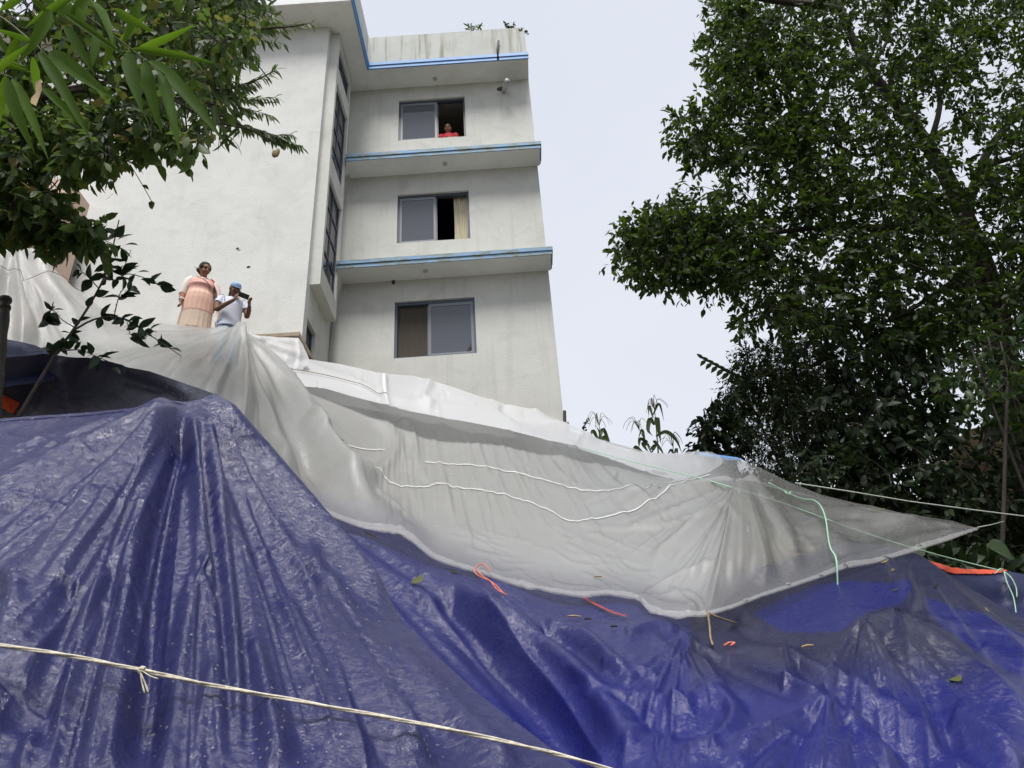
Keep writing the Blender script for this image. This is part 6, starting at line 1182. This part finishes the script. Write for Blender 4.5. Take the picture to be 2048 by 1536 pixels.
string('orange_twine', 'short orange twine loop on the blue tarp below the brown twine', np.array([S3.p(x, y, .02) for x, y in spline([(1448, 1298), (1460, 1293), (1470, 1299), (1462, 1304)], 20)]), .006, 'twine_orange')
S3.ribbon('hem', [(1166, 1201), (1195, 1216), (1225, 1230), (1252, 1238)], 3.2, MATS['hem_red'], .02, 20, .05)
string('pale_twine', 'short twine tying the tip of the clear sheet to the slim trunk', [S5.p(1955, 1057, .01), at(1980, 1050, 8.2), at(2007, 1043, 9.6)], .005, 'twine_white')
# ------------------------------------------------------------------ bamboo post at the left edge
bp0 = at(-8, 815, 5.1); bp1 = at(11, 596, 5.1); BPx = empty('bamboo_post', bp0, 'thick dark bamboo post standing at the left edge', 'post')
c = np.linspace(bp0-(bp1-bp0)*.35, bp1, 26); r = [.040+.004*math.cos(i*1.2) for i in range(26)]
m_ = MB(); m_.tube(c, r, 16); m_.build('culm', MATS['bamboo_post'], BPx, True)
for u, rr in ((.985, .050), (.93, .047), (.45, .046)): m_ = MB(); a = c[0]+(c[-1]-c[0])*u; d = unit(c[-1]-c[0]); m_.tube([a-d*.018, a, a+d*.018], [rr*.93, rr, rr*.93], 16); m_.build('node_ring', MATS['bamboo_post'], BPx, True)
# ------------------------------------------------------------------ fallen leaves and sticks
FL = [(S3, 823, 1190, .13, 'olive fallen leaf lying on the blue tarp left of the orange twine', .9), (S3, 912, 1157, .09, 'dark fallen leaf at the hem of the clear sheet', 2.0), (S3, 1782, 1222, .07, 'green fallen leaf at the peak of the right blue tarp', .2), (S3, 1900, 1366, .09, 'yellow fallen leaf on the lower right blue tarp', .1), (S3, 1762, 1130, .075, 'curled dry leaf high on the right blue tarp', .6), (S3, 1786, 1150, .05, 'small dry leaf below the curled one on the right blue tarp', 1.2), (S3, 1797, 1182, .07, 'dry leaf on the bright patch of blue tarp', 2.6), (S3, 1870, 1181, .06, 'dry leaf on the dark band of the right blue tarp', .4), (S3, 1975, 1234, .06, 'brown fallen leaf near the right edge of the blue tarp', 1.), (S5, 677, 911, .10, 'small dark leaf stuck on the left part of the clear sheet', 2.), (S5, 1553, 987, .06, 'dark leaf scrap just right of the clear sheet peak', 1.), (S5, 1695, 1017, .09, 'dark leaf on the upper right slope of the clear sheet', .2), (S5, 1750, 1040, .09, 'leaf caught near the right tip of the clear sheet', .1), (S5, 1317, 990, .045, 'tiny dark leaf left of the clear sheet peak', 1.3)]
for s, x, y, L, lb, a in FL:
    n_ = s.n(x, y); tx = s.p(x+8, y)-s.p(x-8, y); tx = unit(tx); ty = np.cross(n_, tx); d = tx*math.cos(a)+ty*math.sin(a); p = s.p(x, y, .012)
    v, f = LEAF['oval']; v = v.copy(); v[:, 2] = v[:, 2]*-.7+.02; v[:, 0] *= 1.15; R_ = np.stack([np.cross(d, n_), d, n_], 1); o_ = obj('fallen_leaf', (v*L)@R_.T+p, f, MATS['leaf_fallen'] if 'dark' not in lb else MATS['leaf_bush'], smooth=True, rnd=np.full(len(v), .5)); tag(o_, lb, 'leaf', 'fallen leaves on the sheets')
for s, x0_, y0_, x1_, y1_, lb, mt in ((S3, 1136, 1246, 1162, 1242, 'short pale stick on the blue tarp below the clear sheet', 'stick'), (S5, 1188, 1160, 1204, 1159, 'tiny brown stick lying on the clear sheet', 'stick'), (S5, 728, 1070, 752, 1084, 'dark bent twig on the lower hem of the clear sheet', 'twig'), (S3, 1604, 1303, 1628, 1298, 'short straw stick between the small tarp peaks', 'stick'), (S3, 1170, 1250, 1184, 1249, 'dark splinter beside the pale stick', 'twig'), (S3, 1222, 1262, 1236, 1261, 'second dark splinter right of the pale stick', 'twig')):
    m_ = MB(); a_, e_ = s.p(x0_, y0_, .02), s.p(x1_, y1_, .02); m_.tube([a_, (a_+e_)/2+[0, 0, .004], e_], [.006, .007, .005], 6); tag(m_.build('stick', MATS[mt]), lb, 'stick', 'sticks on the sheets')
# ------------------------------------------------------------------ rain drops on the near tarp
m, t, b, o = NM('water_drop'); b.inputs['Base Color'].default_value = (.9, .93, 1, 1); b.inputs['Transmission Weight'].default_value = .85; b.inputs['Roughness'].default_value = .03; b.inputs['IOR'].default_value = 1.33
rg = np.random.default_rng(31); V = []; Fq = []
tmpl = MB().ball((0, 0, 0), (1, 1, .55), 8, 5); tv = np.array(tmpl.v)
for s, n, poly in ((S1, 620, [(0, 845), (360, 815), (430, 800), (600, 1020), (800, 1260), (900, 1400), (900, 1536), (0, 1536)]), (S2, 70, [(240, 735), (420, 785), (390, 805), (250, 790)])):
    for x, y in sample_poly(poly, n, rg):
        p = s.p(x, y, .001); n_ = s.n(x, y); r = rg.choice([.0028, .004, .0055, .007], p=[.3, .35, .25, .1])*(p[1]/3.5)**.6; a_ = unit(np.cross(n_, [.3, .1, 1])); b_ = np.cross(n_, a_)
        k0 = len(V); V += list((tv*r*[1, 1.25, 1])@np.stack([a_, b_, n_], 0)+p); Fq += [tuple(i+k0 for i in q) for q in tmpl.f]
tag(obj('rain_drops', V, Fq, m, smooth=True), 'rain drops beaded on the front blue tarp', 'drops', None, 'stuff')
